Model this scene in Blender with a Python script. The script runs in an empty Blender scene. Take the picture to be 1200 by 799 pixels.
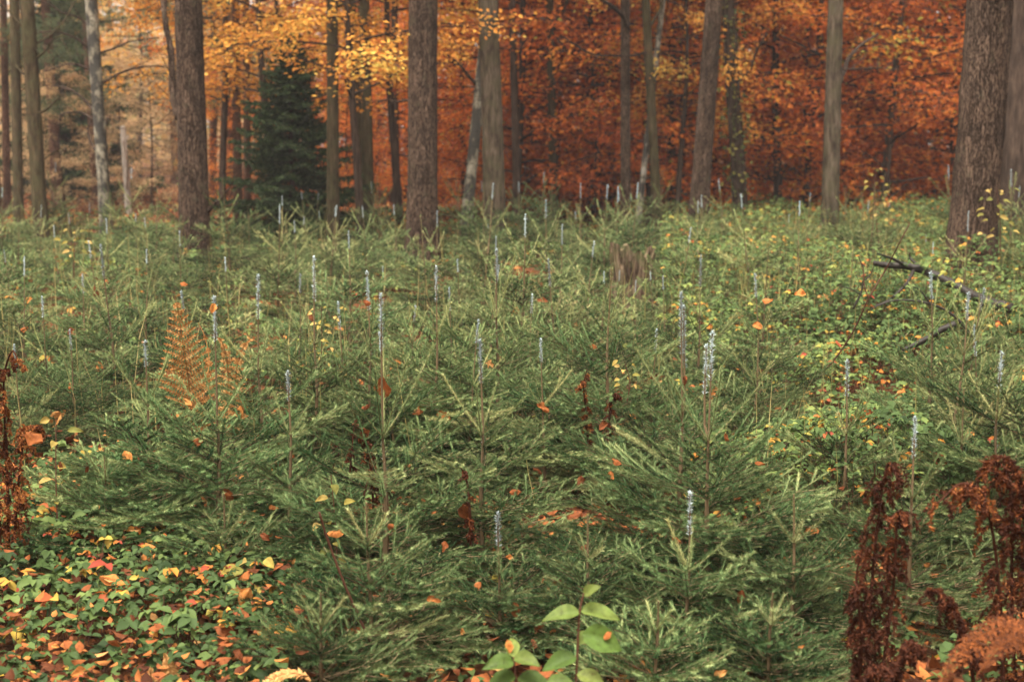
import bpy, math, random
import numpy as np
from mathutils import Vector, Matrix

# ------------------------------------------------------------------ camera, world, sun, exposure
S = bpy.context.scene
COL = S.collection
PITCH = math.radians(8.2)
CAM_H = 1.6
FPX = 1667.0                       # focal length in photo pixels (1200 wide)
cam_data = bpy.data.cameras.new("camera")
cam_data.lens = 50.0
cam_data.sensor_width = 36.0
cam_data.clip_start = 0.05
cam_data.clip_end = 1000.0
cam_data.dof.use_dof = True
cam_data.dof.focus_distance = 5.6
cam_data.dof.aperture_fstop = 3.6
cam = bpy.data.objects.new("camera", cam_data)
COL.objects.link(cam)
cam.location = (0, 0, CAM_H)
cam.rotation_euler = (math.pi / 2 - PITCH, 0, 0)
S.camera = cam

SUN_EL, SUN_AZ = math.radians(72), math.radians(205)     # azimuth measured from +Y, clockwise
world = bpy.data.worlds.new("World")
S.world = world
world.use_nodes = True
wn, wl = world.node_tree.nodes, world.node_tree.links
wn.clear()
w_out = wn.new("ShaderNodeOutputWorld")
w_bg = wn.new("ShaderNodeBackground")
w_sky = wn.new("ShaderNodeTexSky")
w_sky.sky_type = 'NISHITA'
w_sky.sun_disc = False
w_sky.sun_elevation = SUN_EL
w_sky.sun_rotation = SUN_AZ
w_sky.dust_density = 3.0
w_hsv = wn.new("ShaderNodeHueSaturation")          # overcast: a greyed sky
w_hsv.inputs["Saturation"].default_value = 0.10
w_bg.inputs["Strength"].default_value = 0.075
wl.new(w_sky.outputs[0], w_hsv.inputs["Color"])
w_wb = wn.new("ShaderNodeMixRGB"); w_wb.blend_type = 'MULTIPLY'; w_wb.inputs[0].default_value = 1.0
w_wb.inputs[2].default_value = (1.0, 0.925, 0.81, 1)      # warm white balance of the photograph
wl.new(w_hsv.outputs[0], w_wb.inputs[1])
wl.new(w_wb.outputs[0], w_bg.inputs["Color"])
wl.new(w_bg.outputs[0], w_out.inputs["Surface"])

sun_data = bpy.data.lights.new("sun", 'SUN')
sun_data.energy = 1.5
sun_data.angle = math.radians(28)
sun_data.color = (1.0, 0.93, 0.84)
sun = bpy.data.objects.new("sun", sun_data)
COL.objects.link(sun)
sd = Vector((math.sin(SUN_AZ) * math.cos(SUN_EL), math.cos(SUN_AZ) * math.cos(SUN_EL), math.sin(SUN_EL)))
sun.rotation_euler = sd.to_track_quat('Z', 'Y').to_euler()
sun.location = (0, -5, 20)

S.view_settings.view_transform = 'Standard'
S.view_settings.look = 'None'
S.view_settings.exposure = 2.8
S.view_settings.gamma = 1.0
S.view_settings.use_curve_mapping = False
S.render.engine = 'CYCLES'
S.cycles.max_bounces = 6
S.cycles.diffuse_bounces = 2
S.cycles.glossy_bounces = 2
S.cycles.transmission_bounces = 4
S.cycles.transparent_max_bounces = 4
S.cycles.volume_bounces = 0
S.cycles.use_denoising = True
S.cycles.sample_clamp_indirect = 6.0

R0 = random.Random(11)
N0 = np.random.default_rng(11)
UP = Vector((0, 0, 1))

# ------------------------------------------------------------------ photo pixel <-> place
cp, sp = math.cos(PITCH), math.sin(PITCH)

def at(u, v, d):
    """point at distance y=d seen at photo pixel (u, v)"""
    cx, cy = (u - 600) / FPX, -(v - 399.5) / FPX
    dy, dz = cp + cy * sp, -sp + cy * cp
    t = d / dy
    return Vector((cx * t, d, CAM_H + dz * t))

def x_at(u, d, z):
    return (u - 600) / FPX * (d * cp + (CAM_H - z) * sp)

def px_of(p):
    x, y, z = p[0], p[1], p[2] - CAM_H
    zc = y * cp - z * sp
    yc = y * sp + z * cp
    return 600 + FPX * x / zc, 399.5 - FPX * yc / zc

def terr(x, y):
    """ground height (numpy or float)"""
    return (0.05 * np.sin(x * 0.9 + 0.4 * y) + 0.04 * np.sin(y * 0.8 - 0.5 * x + 1.0)
            + 0.03 * np.sin(1.9 * x + 1.3) * np.sin(1.7 * y)) * np.clip(y / 8.0, 0.3, 1)

# ------------------------------------------------------------------ mesh collecting
class G:
    def __init__(self):
        self.v, self.t, self.q = [], [], []
        self.tt, self.qt, self.tm, self.qm = [], [], [], []
        self.n = 0

    def add(self, v, tris=None, quads=None, tint=0.5, mat=0):
        v = np.asarray(v, dtype=np.float32).reshape(-1, 3)
        for f, lf, lt, lm in ((tris, self.t, self.tt, self.tm), (quads, self.q, self.qt, self.qm)):
            if f is None or len(f) == 0:
                continue
            f = np.asarray(f, dtype=np.int32)
            lf.append(f + self.n)
            t = np.asarray(tint, dtype=np.float32)
            lt.append(np.full(len(f), float(t), np.float32) if t.ndim == 0 else np.resize(t, len(f)))
            lm.append(np.full(len(f), mat, np.int32))
        self.v.append(v)
        self.n += len(v)

    def mesh(self, name, mats, smooth=False):
        me = bpy.data.meshes.new(name)
        v = np.concatenate(self.v) if self.v else np.zeros((0, 3), np.float32)
        t = np.concatenate(self.t) if self.t else np.zeros((0, 3), np.int32)
        q = np.concatenate(self.q) if self.q else np.zeros((0, 4), np.int32)
        tint = np.concatenate(self.tt + self.qt) if (self.tt or self.qt) else np.zeros(0, np.float32)
        mi = np.concatenate(self.tm + self.qm) if (self.tm or self.qm) else np.zeros(0, np.int32)
        nf = len(t) + len(q)
        loops = np.concatenate([t.ravel(), q.ravel()]).astype(np.int32)
        start = np.concatenate([np.arange(len(t)) * 3, len(t) * 3 + np.arange(len(q)) * 4]).astype(np.int32)
        me.vertices.add(len(v)); me.vertices.foreach_set("co", v.ravel())
        me.loops.add(len(loops)); me.loops.foreach_set("vertex_index", loops)
        me.polygons.add(nf); me.polygons.foreach_set("loop_start", start)
        me.polygons.foreach_set("material_index", mi)
        me.polygons.foreach_set("use_smooth", np.full(nf, smooth, dtype=bool))
        a = me.attributes.new("tint", 'FLOAT', 'FACE')
        a.data.foreach_set("value", tint)
        for m in mats:
            me.materials.append(m)
        me.update(calc_edges=True)
        return me

    def build(self, name, mats, parent=None, smooth=False):
        o = bpy.data.objects.new(name, self.mesh(name, mats if isinstance(mats, (list, tuple)) else [mats], smooth))
        COL.objects.link(o)
        if parent is not None:
            o.parent = parent
        return o

def empty(name, loc, label, cat, group=None):
    o = bpy.data.objects.new(name, None)
    o.empty_display_size = 0.1
    COL.objects.link(o)
    o.location = loc
    o["label"] = label; o["category"] = cat
    if group:
        o["group"] = group
    return o

def tag(o, label, cat, group=None):
    o["label"] = label; o["category"] = cat
    if group:
        o["group"] = group

def kids(o):
    return [c for c in KIDS.get(o.name, [])]

KIDS = {}
def adopt(parent, child):
    child.parent = parent
    KIDS.setdefault(parent.name, []).append(child)
    return child

def copy_tree(o, parent=None):
    c = o.copy()
    COL.objects.link(c)
    if parent is not None:
        c.parent = parent
        KIDS.setdefault(parent.name, []).append(c)
    for k in kids(o):
        copy_tree(k, c)
    return c

def unit(a):
    return a / np.maximum(np.linalg.norm(a, axis=-1, keepdims=True), 1e-9)

def basis(D):
    """two unit vectors across the directions D"""
    ref = np.where(np.abs(D[:, 2:3]) > 0.9, np.array([[1.0, 0, 0]]), np.array([[0, 0, 1.0]]))
    U = unit(np.cross(D, ref))
    return U, np.cross(U, D)

def prisms(g, P0, P1, R0_, R1_, k=3, tint=0.5, mat=0):
    """one tapered k-sided prism per segment"""
    P0, P1 = np.asarray(P0, float), np.asarray(P1, float)
    D = unit(P1 - P0)
    U, V = basis(D)
    n = len(P0)
    ang = np.arange(k) * 2 * np.pi / k
    ring = U[:, None, :] * np.cos(ang)[None, :, None] + V[:, None, :] * np.sin(ang)[None, :, None]
    A = P0[:, None, :] + ring * np.asarray(R0_)[:, None, None]
    B = P1[:, None, :] + ring * np.asarray(R1_)[:, None, None]
    vv = np.concatenate([A, B], axis=1).reshape(-1, 3)
    i = np.arange(k); j = (i + 1) % k
    q = np.stack([i, j, j + k, i + k], axis=1)[None] + (np.arange(n) * 2 * k)[:, None, None]
    t = tint if np.ndim(tint) == 0 else np.repeat(tint, k)
    g.add(vv, quads=q.reshape(-1, 4), tint=t, mat=mat)

def tube(g, pts, rad, k=6, tint=0.5, mat=0, cap=True, wob=0.0, rng=N0):
    pts = np.array([tuple(p) for p in pts], float)
    rad = np.asarray(rad, float) * np.ones(len(pts))
    T = unit(np.gradient(pts, axis=0))
    U = np.zeros_like(T)
    ref = np.array([1.0, 0, 0]) if abs(T[0, 2]) > 0.8 else np.array([0, 0, 1.0])
    u = np.cross(T[0], ref); u /= np.linalg.norm(u)
    for i in range(len(pts)):
        u = u - T[i] * np.dot(u, T[i]); u /= np.linalg.norm(u)
        U[i] = u
    V = np.cross(T, U)
    a = np.arange(k) * 2 * np.pi / k
    rr = rad[:, None] * (1 + wob * rng.normal(size=(len(pts), k)))
    vv = pts[:, None] + rr[..., None] * (U[:, None] * np.cos(a)[None, :, None] + V[:, None] * np.sin(a)[None, :, None])
    i = np.arange(k); j = (i + 1) % k
    q = (np.stack([i, j, j + k, i + k], 1)[None] + (np.arange(len(pts) - 1) * k)[:, None, None]).reshape(-1, 4)
    vv = vv.reshape(-1, 3)
    tris = None
    if cap:
        m = len(vv)
        vv = np.concatenate([vv, pts[-1:] + T[-1:] * rad[-1] * 0.6, pts[:1]])
        b = (len(pts) - 1) * k
        tris = np.concatenate([np.stack([b + i, b + j, np.full(k, m)], 1), np.stack([j, i, np.full(k, m + 1)], 1)])
    g.add(vv, tris=tris, quads=q, tint=tint, mat=mat)

def smooth_path(pts, n=5):
    """Catmull-Rom through pts"""
    P = [Vector(p) for p in pts]
    P = [P[0] * 2 - P[1]] + P + [P[-1] * 2 - P[-2]]
    out = []
    for i in range(1, len(P) - 2):
        for k in range(n):
            t = k / n
            a, b, c, d = P[i - 1], P[i], P[i + 1], P[i + 2]
            out.append(0.5 * ((2 * b) + (c - a) * t + (2 * a - 5 * b + 4 * c - d) * t * t + (3 * b - a - 3 * c + d) * t ** 3))
    out.append(P[-2])
    return out

def leaves(g, P, D, Nn, L, W, curl=0.0, fold=0.15, tint=0.5, mat=0, fine=True):
    """leaf blades: P base, D along, Nn upper side, L length, W width (arrays)"""
    P, D, Nn = np.asarray(P, float), unit(np.asarray(D, float)), np.asarray(Nn, float)
    n = len(P)
    if n == 0:
        return
    L = np.asarray(L, float) * np.ones(n); W = np.asarray(W, float) * np.ones(n)
    curl = np.asarray(curl, float) * np.ones(n)
    Sx = unit(np.cross(D, Nn)); Nn = np.cross(Sx, D)
    def pt(t, s, z):
        return P + D * (L * t)[:, None] + Sx * (W * s)[:, None] + Nn * (L * (z - curl * t * t))[:, None]
    if fine:
        vs = [pt(0, 0, 0), pt(.32, -.46, fold * .6), pt(.32, 0, 0), pt(.32, .46, fold * .6),
              pt(.68, -.4, fold * .5), pt(.68, 0, 0), pt(.68, .4, fold * .5), pt(1, 0, -.02)]
        vv = np.stack(vs, 1).reshape(-1, 3)
        o = (np.arange(n) * 8)[:, None, None]
        tr = (np.array([[0, 1, 2], [0, 2, 3], [4, 7, 5], [5, 7, 6]])[None] + o).reshape(-1, 3)
        qd = (np.array([[1, 4, 5, 2], [2, 5, 6, 3]])[None] + o).reshape(-1, 4)
        tint = np.asarray(tint, float) * np.ones(n)
        g.add(vv, tris=tr, tint=np.repeat(tint, 4), mat=mat)
        g.q.append(qd.astype(np.int32) + (g.n - len(vv))); g.qt.append(np.repeat(tint, 2).astype(np.float32)); g.qm.append(np.full(len(qd), mat, np.int32))
    else:
        vs = [pt(0, 0, 0), pt(.5, -.5, fold * .5), pt(1, 0, 0), pt(.5, .5, fold * .5)]
        vv = np.stack(vs, 1).reshape(-1, 3)
        o = (np.arange(n) * 4)[:, None, None]
        tr = (np.array([[0, 1, 2], [0, 2, 3]])[None] + o).reshape(-1, 3)
        g.add(vv, tris=tr, tint=np.repeat(np.asarray(tint, float) * np.ones(n), 2), mat=mat)

def rand_dirs(rng, n, zlo=-1.0, zhi=1.0):
    a = rng.uniform(0, 2 * np.pi, n); z = rng.uniform(zlo, zhi, n); r = np.sqrt(np.maximum(0, 1 - z * z))
    return np.stack([np.cos(a) * r, np.sin(a) * r, z], 1)

# ------------------------------------------------------------------ materials
def mat_new(name):
    m = bpy.data.materials.new(name)
    m.use_nodes = True
    n = m.node_tree.nodes
    n.clear()
    return m, n, m.node_tree.links

def ramp(n, stops):
    r = n.new("ShaderNodeValToRGB")
    e = r.color_ramp.elements
    while len(e) > 1:
        e.remove(e[-1])
    e[0].position = stops[0][0]; e[0].color = (*stops[0][1], 1)
    for p, c in stops[1:]:
        k = e.new(p); k.color = (*c, 1)
    return r

def palette(name, stops, trans=0.25, rough=0.7, spec=0.07, vary=0.18, hue=0.0, mottle=0.0):
    """colour from the face's own tint through a ramp; slight difference between objects"""
    m, n, l = mat_new(name)
    at_ = n.new("ShaderNodeAttribute"); at_.attribute_name = "tint"
    r = ramp(n, stops)
    l.new(at_.outputs["Fac"], r.inputs["Fac"])
    oi = n.new("ShaderNodeObjectInfo")
    mr = n.new("ShaderNodeMapRange"); mr.inputs["To Min"].default_value = 1 - vary; mr.inputs["To Max"].default_value = 1 + vary
    l.new(oi.outputs["Random"], mr.inputs["Value"])
    hs = n.new("ShaderNodeHueSaturation")
    l.new(mr.outputs[0], hs.inputs["Value"]); l.new(r.outputs[0], hs.inputs["Color"])
    if hue:
        wn_ = n.new("ShaderNodeTexWhiteNoise"); wn_.noise_dimensions = '1D'
        l.new(oi.outputs["Random"], wn_.inputs["W"])
        mh = n.new("ShaderNodeMapRange"); mh.inputs["To Min"].default_value = .5 - hue; mh.inputs["To Max"].default_value = .5 + hue
        l.new(wn_.outputs["Value"], mh.inputs["Value"]); l.new(mh.outputs[0], hs.inputs["Hue"])
    if mottle:
        tc = n.new("ShaderNodeTexCoord"); no = n.new("ShaderNodeTexNoise")
        no.inputs["Scale"].default_value = 55; no.inputs["Detail"].default_value = 6; no.inputs["Roughness"].default_value = .7
        l.new(tc.outputs["Object"], no.inputs["Vector"])
        rm = ramp(n, [(0.34, (.42, .30, .2)), (0.44, (.85, .8, .75)), (0.62, (1.15, 1.12, 1.05))])
        l.new(no.outputs["Fac"], rm.inputs["Fac"])
        mm = n.new("ShaderNodeMixRGB"); mm.blend_type = 'MULTIPLY'; mm.inputs[0].default_value = mottle
        l.new(r.outputs[0], mm.inputs[1]); l.new(rm.outputs[0], mm.inputs[2]); l.new(mm.outputs[0], hs.inputs["Color"])
    b = n.new("ShaderNodeBsdfPrincipled")
    b.inputs["Roughness"].default_value = rough
    b.inputs["Specular IOR Level"].default_value = spec
    l.new(hs.outputs[0], b.inputs["Base Color"])
    out = n.new("ShaderNodeOutputMaterial")
    if trans > 0:
        t = n.new("ShaderNodeBsdfTranslucent")
        l.new(hs.outputs[0], t.inputs["Color"])
        mx = n.new("ShaderNodeMixShader"); mx.inputs[0].default_value = trans
        l.new(b.outputs[0], mx.inputs[1]); l.new(t.outputs[0], mx.inputs[2])
        l.new(mx.outputs[0], out.inputs["Surface"])
    else:
        l.new(b.outputs[0], out.inputs["Surface"])
    return m

def bark(name, furrow, plate, tone, moss=None, moss_amt=0.0, plates=True, scale=1.0):
    m, n, l = mat_new(name)
    tc = n.new("ShaderNodeTexCoord")
    mp = n.new("ShaderNodeMapping"); mp.inputs["Scale"].default_value = (1, 1, 0.16)
    l.new(tc.outputs["Object"], mp.inputs["Vector"])
    no = n.new("ShaderNodeTexNoise"); no.inputs["Scale"].default_value = 22 * scale; no.inputs["Detail"].default_value = 7; no.inputs["Roughness"].default_value = 0.65
    l.new(mp.outputs[0], no.inputs["Vector"])
    vo = n.new("ShaderNodeTexVoronoi"); vo.feature = 'DISTANCE_TO_EDGE'; vo.inputs["Scale"].default_value = 34 * scale
    wob = n.new("ShaderNodeMixRGB"); wob.inputs[0].default_value = 0.25
    l.new(mp.outputs[0], wob.inputs[1]); l.new(no.outputs["Color"], wob.inputs[2])
    l.new(wob.outputs[0], vo.inputs["Vector"])
    mr = n.new("ShaderNodeMapRange"); mr.inputs["From Max"].default_value = 0.16
    l.new(vo.outputs["Distance"], mr.inputs["Value"])
    ml = n.new("ShaderNodeMath"); ml.operation = 'MULTIPLY'
    l.new(no.outputs["Fac"], ml.inputs[0])
    if plates:
        l.new(mr.outputs[0], ml.inputs[1])
    else:
        ml.inputs[1].default_value = 0.8
    r = ramp(n, [(0.08, furrow), (0.30, plate), (0.52, tone)] if plates else [(0.26, furrow), (0.38, plate), (0.54, tone)])
    l.new(ml.outputs[0], r.inputs["Fac"])
    big = n.new("ShaderNodeTexNoise"); big.inputs["Scale"].default_value = 2.6; big.inputs["Detail"].default_value = 5
    l.new(tc.outputs["Object"], big.inputs["Vector"])
    col = r.outputs[0]
    va = n.new("ShaderNodeMixRGB"); va.blend_type = 'MULTIPLY'; va.inputs[0].default_value = 0.75
    rb = ramp(n, [(0.32, (0.42, 0.40, 0.38)), (0.66, (1.2, 1.16, 1.1))])
    l.new(big.outputs["Fac"], rb.inputs["Fac"]); l.new(col, va.inputs[1]); l.new(rb.outputs[0], va.inputs[2])
    col = va.outputs[0]
    if moss:
        mo = n.new("ShaderNodeTexNoise"); mo.inputs["Scale"].default_value = 5.5; mo.inputs["Detail"].default_value = 8; mo.inputs["Roughness"].default_value = 0.7
        l.new(tc.outputs["Object"], mo.inputs["Vector"])
        mm = n.new("ShaderNodeMapRange"); mm.inputs["From Min"].default_value = 0.6 - 0.25 * moss_amt; mm.inputs["From Max"].default_value = 0.75 - 0.15 * moss_amt
        mm.inputs["To Max"].default_value = 0.85
        l.new(mo.outputs["Fac"], mm.inputs["Value"])
        mx = n.new("ShaderNodeMixRGB"); l.new(mm.outputs[0], mx.inputs[0]); l.new(col, mx.inputs[1]); mx.inputs[2].default_value = (*moss, 1)
        col = mx.outputs[0]
    b = n.new("ShaderNodeBsdfPrincipled"); b.inputs["Roughness"].default_value = 0.9; b.inputs["Specular IOR Level"].default_value = 0.06
    l.new(col, b.inputs["Base Color"])
    bp = n.new("ShaderNodeBump"); bp.inputs["Strength"].default_value = 1.0; bp.inputs["Distance"].default_value = 0.06
    l.new(ml.outputs[0], bp.inputs["Height"]); l.new(bp.outputs[0], b.inputs["Normal"])
    out = n.new("ShaderNodeOutputMaterial"); l.new(b.outputs[0], out.inputs["Surface"])
    return m

def birch_bark(name, white, dark=(0.03, 0.027, 0.022), amount=0.5):
    m, n, l = mat_new(name)
    tc = n.new("ShaderNodeTexCoord")
    mp = n.new("ShaderNodeMapping"); mp.inputs["Scale"].default_value = (1, 1, 0.55)
    l.new(tc.outputs["Object"], mp.inputs["Vector"])
    a = n.new("ShaderNodeTexNoise"); a.inputs["Scale"].default_value = 9; a.inputs["Detail"].default_value = 5; a.inputs["Roughness"].default_value = 0.6
    l.new(mp.outputs[0], a.inputs["Vector"])
    mp2 = n.new("ShaderNodeMapping"); mp2.inputs["Scale"].default_value = (1, 1, 6)
    l.new(tc.outputs["Object"], mp2.inputs["Vector"])
    c = n.new("ShaderNodeTexNoise"); c.inputs["Scale"].default_value = 9; c.inputs["Detail"].default_value = 3
    l.new(mp2.outputs[0], c.inputs["Vector"])
    r1 = ramp(n, [(amount - 0.06, dark), (amount + 0.02, (white[0] * .6, white[1] * .58, white[2] * .52)), (amount + 0.15, white)])
    l.new(a.outputs["Fac"], r1.inputs["Fac"])
    r2 = ramp(n, [(0.36, (0.25, 0.22, 0.2)), (0.43, (1, 1, 1))])
    l.new(c.outputs["Fac"], r2.inputs["Fac"])
    mx = n.new("ShaderNodeMixRGB"); mx.blend_type = 'MULTIPLY'; mx.inputs[0].default_value = 0.8
    l.new(r1.outputs[0], mx.inputs[1]); l.new(r2.outputs[0], mx.inputs[2])
    b = n.new("ShaderNodeBsdfPrincipled"); b.inputs["Roughness"].default_value = 0.7
    l.new(mx.outputs[0], b.inputs["Base Color"])
    bp = n.new("ShaderNodeBump"); bp.inputs["Strength"].default_value = 0.6; bp.inputs["Distance"].default_value = 0.02
    l.new(a.outputs["Fac"], bp.inputs["Height"]); l.new(bp.outputs[0], b.inputs["Normal"])
    out = n.new("ShaderNodeOutputMaterial"); l.new(b.outputs[0], out.inputs["Surface"])
    return m

M = {}
M['needle'] = palette("spruce_needles", [(0, (0.007, 0.015, 0.005)), (0.25, (0.020, 0.042, 0.014)), (0.45, (0.062, 0.102, 0.037)), (0.65, (0.160, 0.208, 0.082)), (0.85, (0.31, 0.33, 0.14)), (1, (0.38, 0.35, 0.16))], trans=0.06, rough=0.6, spec=0.08, vary=0.3, hue=0.02)  # dark end serves old needles and painted-in shade inside the boughs
M['twig'] = palette("spruce_twigs", [(0, (0.06, 0.042, 0.028)), (0.5, (0.15, 0.105, 0.058)), (1, (0.30, 0.25, 0.13))], trans=0, rough=0.75)
M['coat'] = palette("pale_coating", [(0, (0.07, 0.075, 0.05)), (0.22, (0.18, 0.21, 0.215)), (0.5, (0.38, 0.46, 0.49)), (1, (0.64, 0.73, 0.76))], trans=0.1, rough=0.6, vary=.3)
M['coat_old'] = palette("faded_coating", [(0, (0.20, 0.19, 0.16)), (0.5, (0.36, 0.36, 0.32)), (1, (0.52, 0.54, 0.52))], trans=0.1, rough=0.7)
M['dark_needle'] = palette("dark_spruce_needles", [(0, (0.010, 0.022, 0.011)), (0.6, (0.034, 0.060, 0.026)), (1, (0.085, 0.115, 0.045))], trans=0.12)
M['pine_needle'] = palette("pine_needles", [(0, (0.05, 0.07, 0.04)), (0.6, (0.09, 0.115, 0.055)), (1, (0.15, 0.16, 0.075))], trans=0.15)
M['beech'] = palette("beech_leaves", [(0, (0.28, 0.065, 0.022)), (0.3, (0.52, 0.135, 0.036)), (0.55, (0.70, 0.215, 0.046)), (0.8, (0.80, 0.34, 0.06)), (0.93, (0.74, 0.44, 0.08)), (1, (0.42, 0.41, 0.09))], trans=0.6, vary=0.22)
M['gold'] = palette("golden_leaves", [(0, (0.42, 0.15, 0.03)), (0.4, (0.62, 0.26, 0.05)), (0.75, (0.72, 0.40, 0.08)), (1, (0.62, 0.50, 0.12))], trans=0.45, vary=0.15)
M['pale'] = palette("hazed_autumn_leaves", [(0, (0.28, 0.23, 0.13)), (0.45, (0.52, 0.36, 0.19)), (0.75, (0.62, 0.38, 0.20)), (1, (0.58, 0.46, 0.22))], trans=0.5)  # autumn colour paled towards pink, haze put into the leaves
M['far'] = palette("hazed_distant_leaves", [(0, (0.26, 0.23, 0.12)), (0.25, (0.48, 0.38, 0.16)), (0.5, (0.68, 0.42, 0.17)), (0.75, (0.74, 0.50, 0.22)), (1, (0.64, 0.30, 0.13))], trans=0.5)  # far foliage painted pale in place of thicker haze
M['bramble'] = palette("bramble_leaves", [(0, (0.022, 0.040, 0.013)), (0.35, (0.060, 0.098, 0.030)), (0.6, (0.125, 0.175, 0.050)), (0.78, (0.22, 0.25, 0.065)), (0.88, (0.36, 0.27, 0.05)), (0.95, (0.42, 0.16, 0.03)), (1, (0.24, 0.045, 0.025))], trans=0.3, rough=0.6, spec=0.12)
M['litter'] = palette("fallen_leaves", [(0, (0.05, 0.018, 0.010)), (0.3, (0.13, 0.045, 0.020)), (0.55, (0.26, 0.088, 0.030)), (0.8, (0.42, 0.18, 0.052)), (0.93, (0.48, 0.30, 0.13)), (1, (0.52, 0.34, 0.05))], trans=0.2, rough=0.7, mottle=.9)
M['grass'] = palette("dry_grass", [(0, (0.16, 0.15, 0.05)), (0.5, (0.34, 0.28, 0.11)), (1, (0.50, 0.40, 0.20))], trans=0.25)
M['fern_orange'] = palette("orange_bracken", [(0, (0.18, 0.07, 0.02)), (0.5, (0.34, 0.155, 0.05)), (1, (0.48, 0.28, 0.11))], trans=0.25)
M['fern_brown'] = palette("wilted_bracken", [(0, (0.034, 0.013, 0.009)), (0.5, (0.090, 0.030, 0.015)), (0.85, (0.19, 0.062, 0.022)), (1, (0.34, 0.13, 0.038))], trans=0.2)
M['rust'] = palette("rusty_bracken", [(0, (0.04, 0.013, 0.006)), (0.25, (0.085, 0.027, 0.009)), (0.5, (0.155, 0.048, 0.014))], trans=0.15)
M['green_leaf'] = palette("fresh_green_leaves", [(0, (0.032, 0.068, 0.013)), (0.6, (0.072, 0.125, 0.025)), (1, (0.15, 0.19, 0.045))], trans=0.3, rough=0.6, spec=0.2, mottle=.8)
M['yellow_leaf'] = palette("yellowing_leaves", [(0, (0.13, 0.14, 0.04)), (0.5, (0.27, 0.22, 0.055)), (1, (0.42, 0.30, 0.11))], trans=0.35, mottle=.7)
M['ivy'] = palette("ivy_leaves", [(0, (0.035, 0.05, 0.02)), (0.6, (0.10, 0.10, 0.03)), (1, (0.24, 0.20, 0.05))], trans=0.2)
M['wood_dark'] = palette("wet_dead_wood", [(0, (0.008, 0.006, 0.005)), (0.5, (0.016, 0.012, 0.009)), (1, (0.06, 0.045, 0.035))], trans=0, rough=0.6, spec=0.25)
M['cane'] = palette("reddish_cane", [(0, (0.05, 0.022, 0.016)), (1, (0.12, 0.055, 0.035))], trans=0)
M['pine_bark'] = bark("pine_bark", (0.013, 0.008, 0.006), (0.066, 0.042, 0.030), (0.175, 0.118, 0.088), moss=(0.10, 0.088, 0.055), moss_amt=0.15)
M['red_bark'] = bark("red_pine_bark", (0.05, 0.024, 0.016), (0.14, 0.072, 0.048), (0.26, 0.145, 0.10))
M['grey_bark'] = bark("grey_bark", (0.015, 0.010, 0.008), (0.060, 0.044, 0.033), (0.16, 0.125, 0.097), moss=(0.075, 0.066, 0.038), moss_amt=0.7, plates=False)
M['olive_bark'] = bark("mossy_bark", (0.015, 0.010, 0.006), (0.055, 0.039, 0.024), (0.125, 0.092, 0.058), moss=(0.065, 0.060, 0.030), moss_amt=0.8, plates=False)
M['dark_bark'] = bark("dark_bark", (0.02, 0.014, 0.011), (0.055, 0.038, 0.03), (0.10, 0.07, 0.055), plates=False)
M['birch'] = birch_bark("birch_bark", (0.34, 0.32, 0.28), amount=0.51)
M['birch_dark'] = birch_bark("rough_birch_bark", (0.30, 0.275, 0.22), amount=0.54)
M['pale_snag'] = bark("bleached_wood", (0.25, 0.21, 0.18), (0.42, 0.38, 0.34), (0.58, 0.54, 0.50), plates=False)
M['stump'] = bark("rotten_stump_wood", (0.015, 0.010, 0.007), (0.085, 0.056, 0.038), (0.34, 0.25, 0.17), moss=(0.10, 0.11, 0.045), moss_amt=0.5, plates=False, scale=1.4)

def ground_mat():
    m, n, l = mat_new("forest_floor")
    tc = n.new("ShaderNodeTexCoord")
    a = n.new("ShaderNodeTexNoise"); a.inputs["Scale"].default_value = 16; a.inputs["Detail"].default_value = 9; a.inputs["Roughness"].default_value = 0.75
    v = n.new("ShaderNodeTexVoronoi"); v.inputs["Scale"].default_value = 28
    l.new(tc.outputs["Object"], a.inputs["Vector"]); l.new(tc.outputs["Object"], v.inputs["Vector"])
    r = ramp(n, [(0.3, (0.030, 0.018, 0.011)), (0.5, (0.085, 0.040, 0.020)), (0.62, (0.17, 0.075, 0.03)), (0.75, (0.10, 0.085, 0.035))])
    l.new(a.outputs["Fac"], r.inputs["Fac"])
    r2 = ramp(n, [(0.0, (0.5, 0.5, 0.5)), (1.0, (1.4, 1.2, 1.0))])
    sp_ = n.new("ShaderNodeSeparateColor"); l.new(v.outputs["Color"], sp_.inputs[0]); l.new(sp_.outputs[0], r2.inputs["Fac"])
    mx = n.new("ShaderNodeMixRGB"); mx.blend_type = 'MULTIPLY'; mx.inputs[0].default_value = 0.9
    l.new(r.outputs[0], mx.inputs[1]); l.new(r2.outputs[0], mx.inputs[2])
    b = n.new("ShaderNodeBsdfPrincipled"); b.inputs["Roughness"].default_value = 0.95; b.inputs["Specular IOR Level"].default_value = 0.05
    l.new(mx.outputs[0], b.inputs["Base Color"])
    bp = n.new("ShaderNodeBump"); bp.inputs["Strength"].default_value = 0.8; bp.inputs["Distance"].default_value = 0.05
    l.new(a.outputs["Fac"], bp.inputs["Height"]); l.new(bp.outputs[0], b.inputs["Normal"])
    out = n.new("ShaderNodeOutputMaterial"); l.new(b.outputs[0], out.inputs["Surface"])
    return m
M['ground'] = ground_mat()

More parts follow.
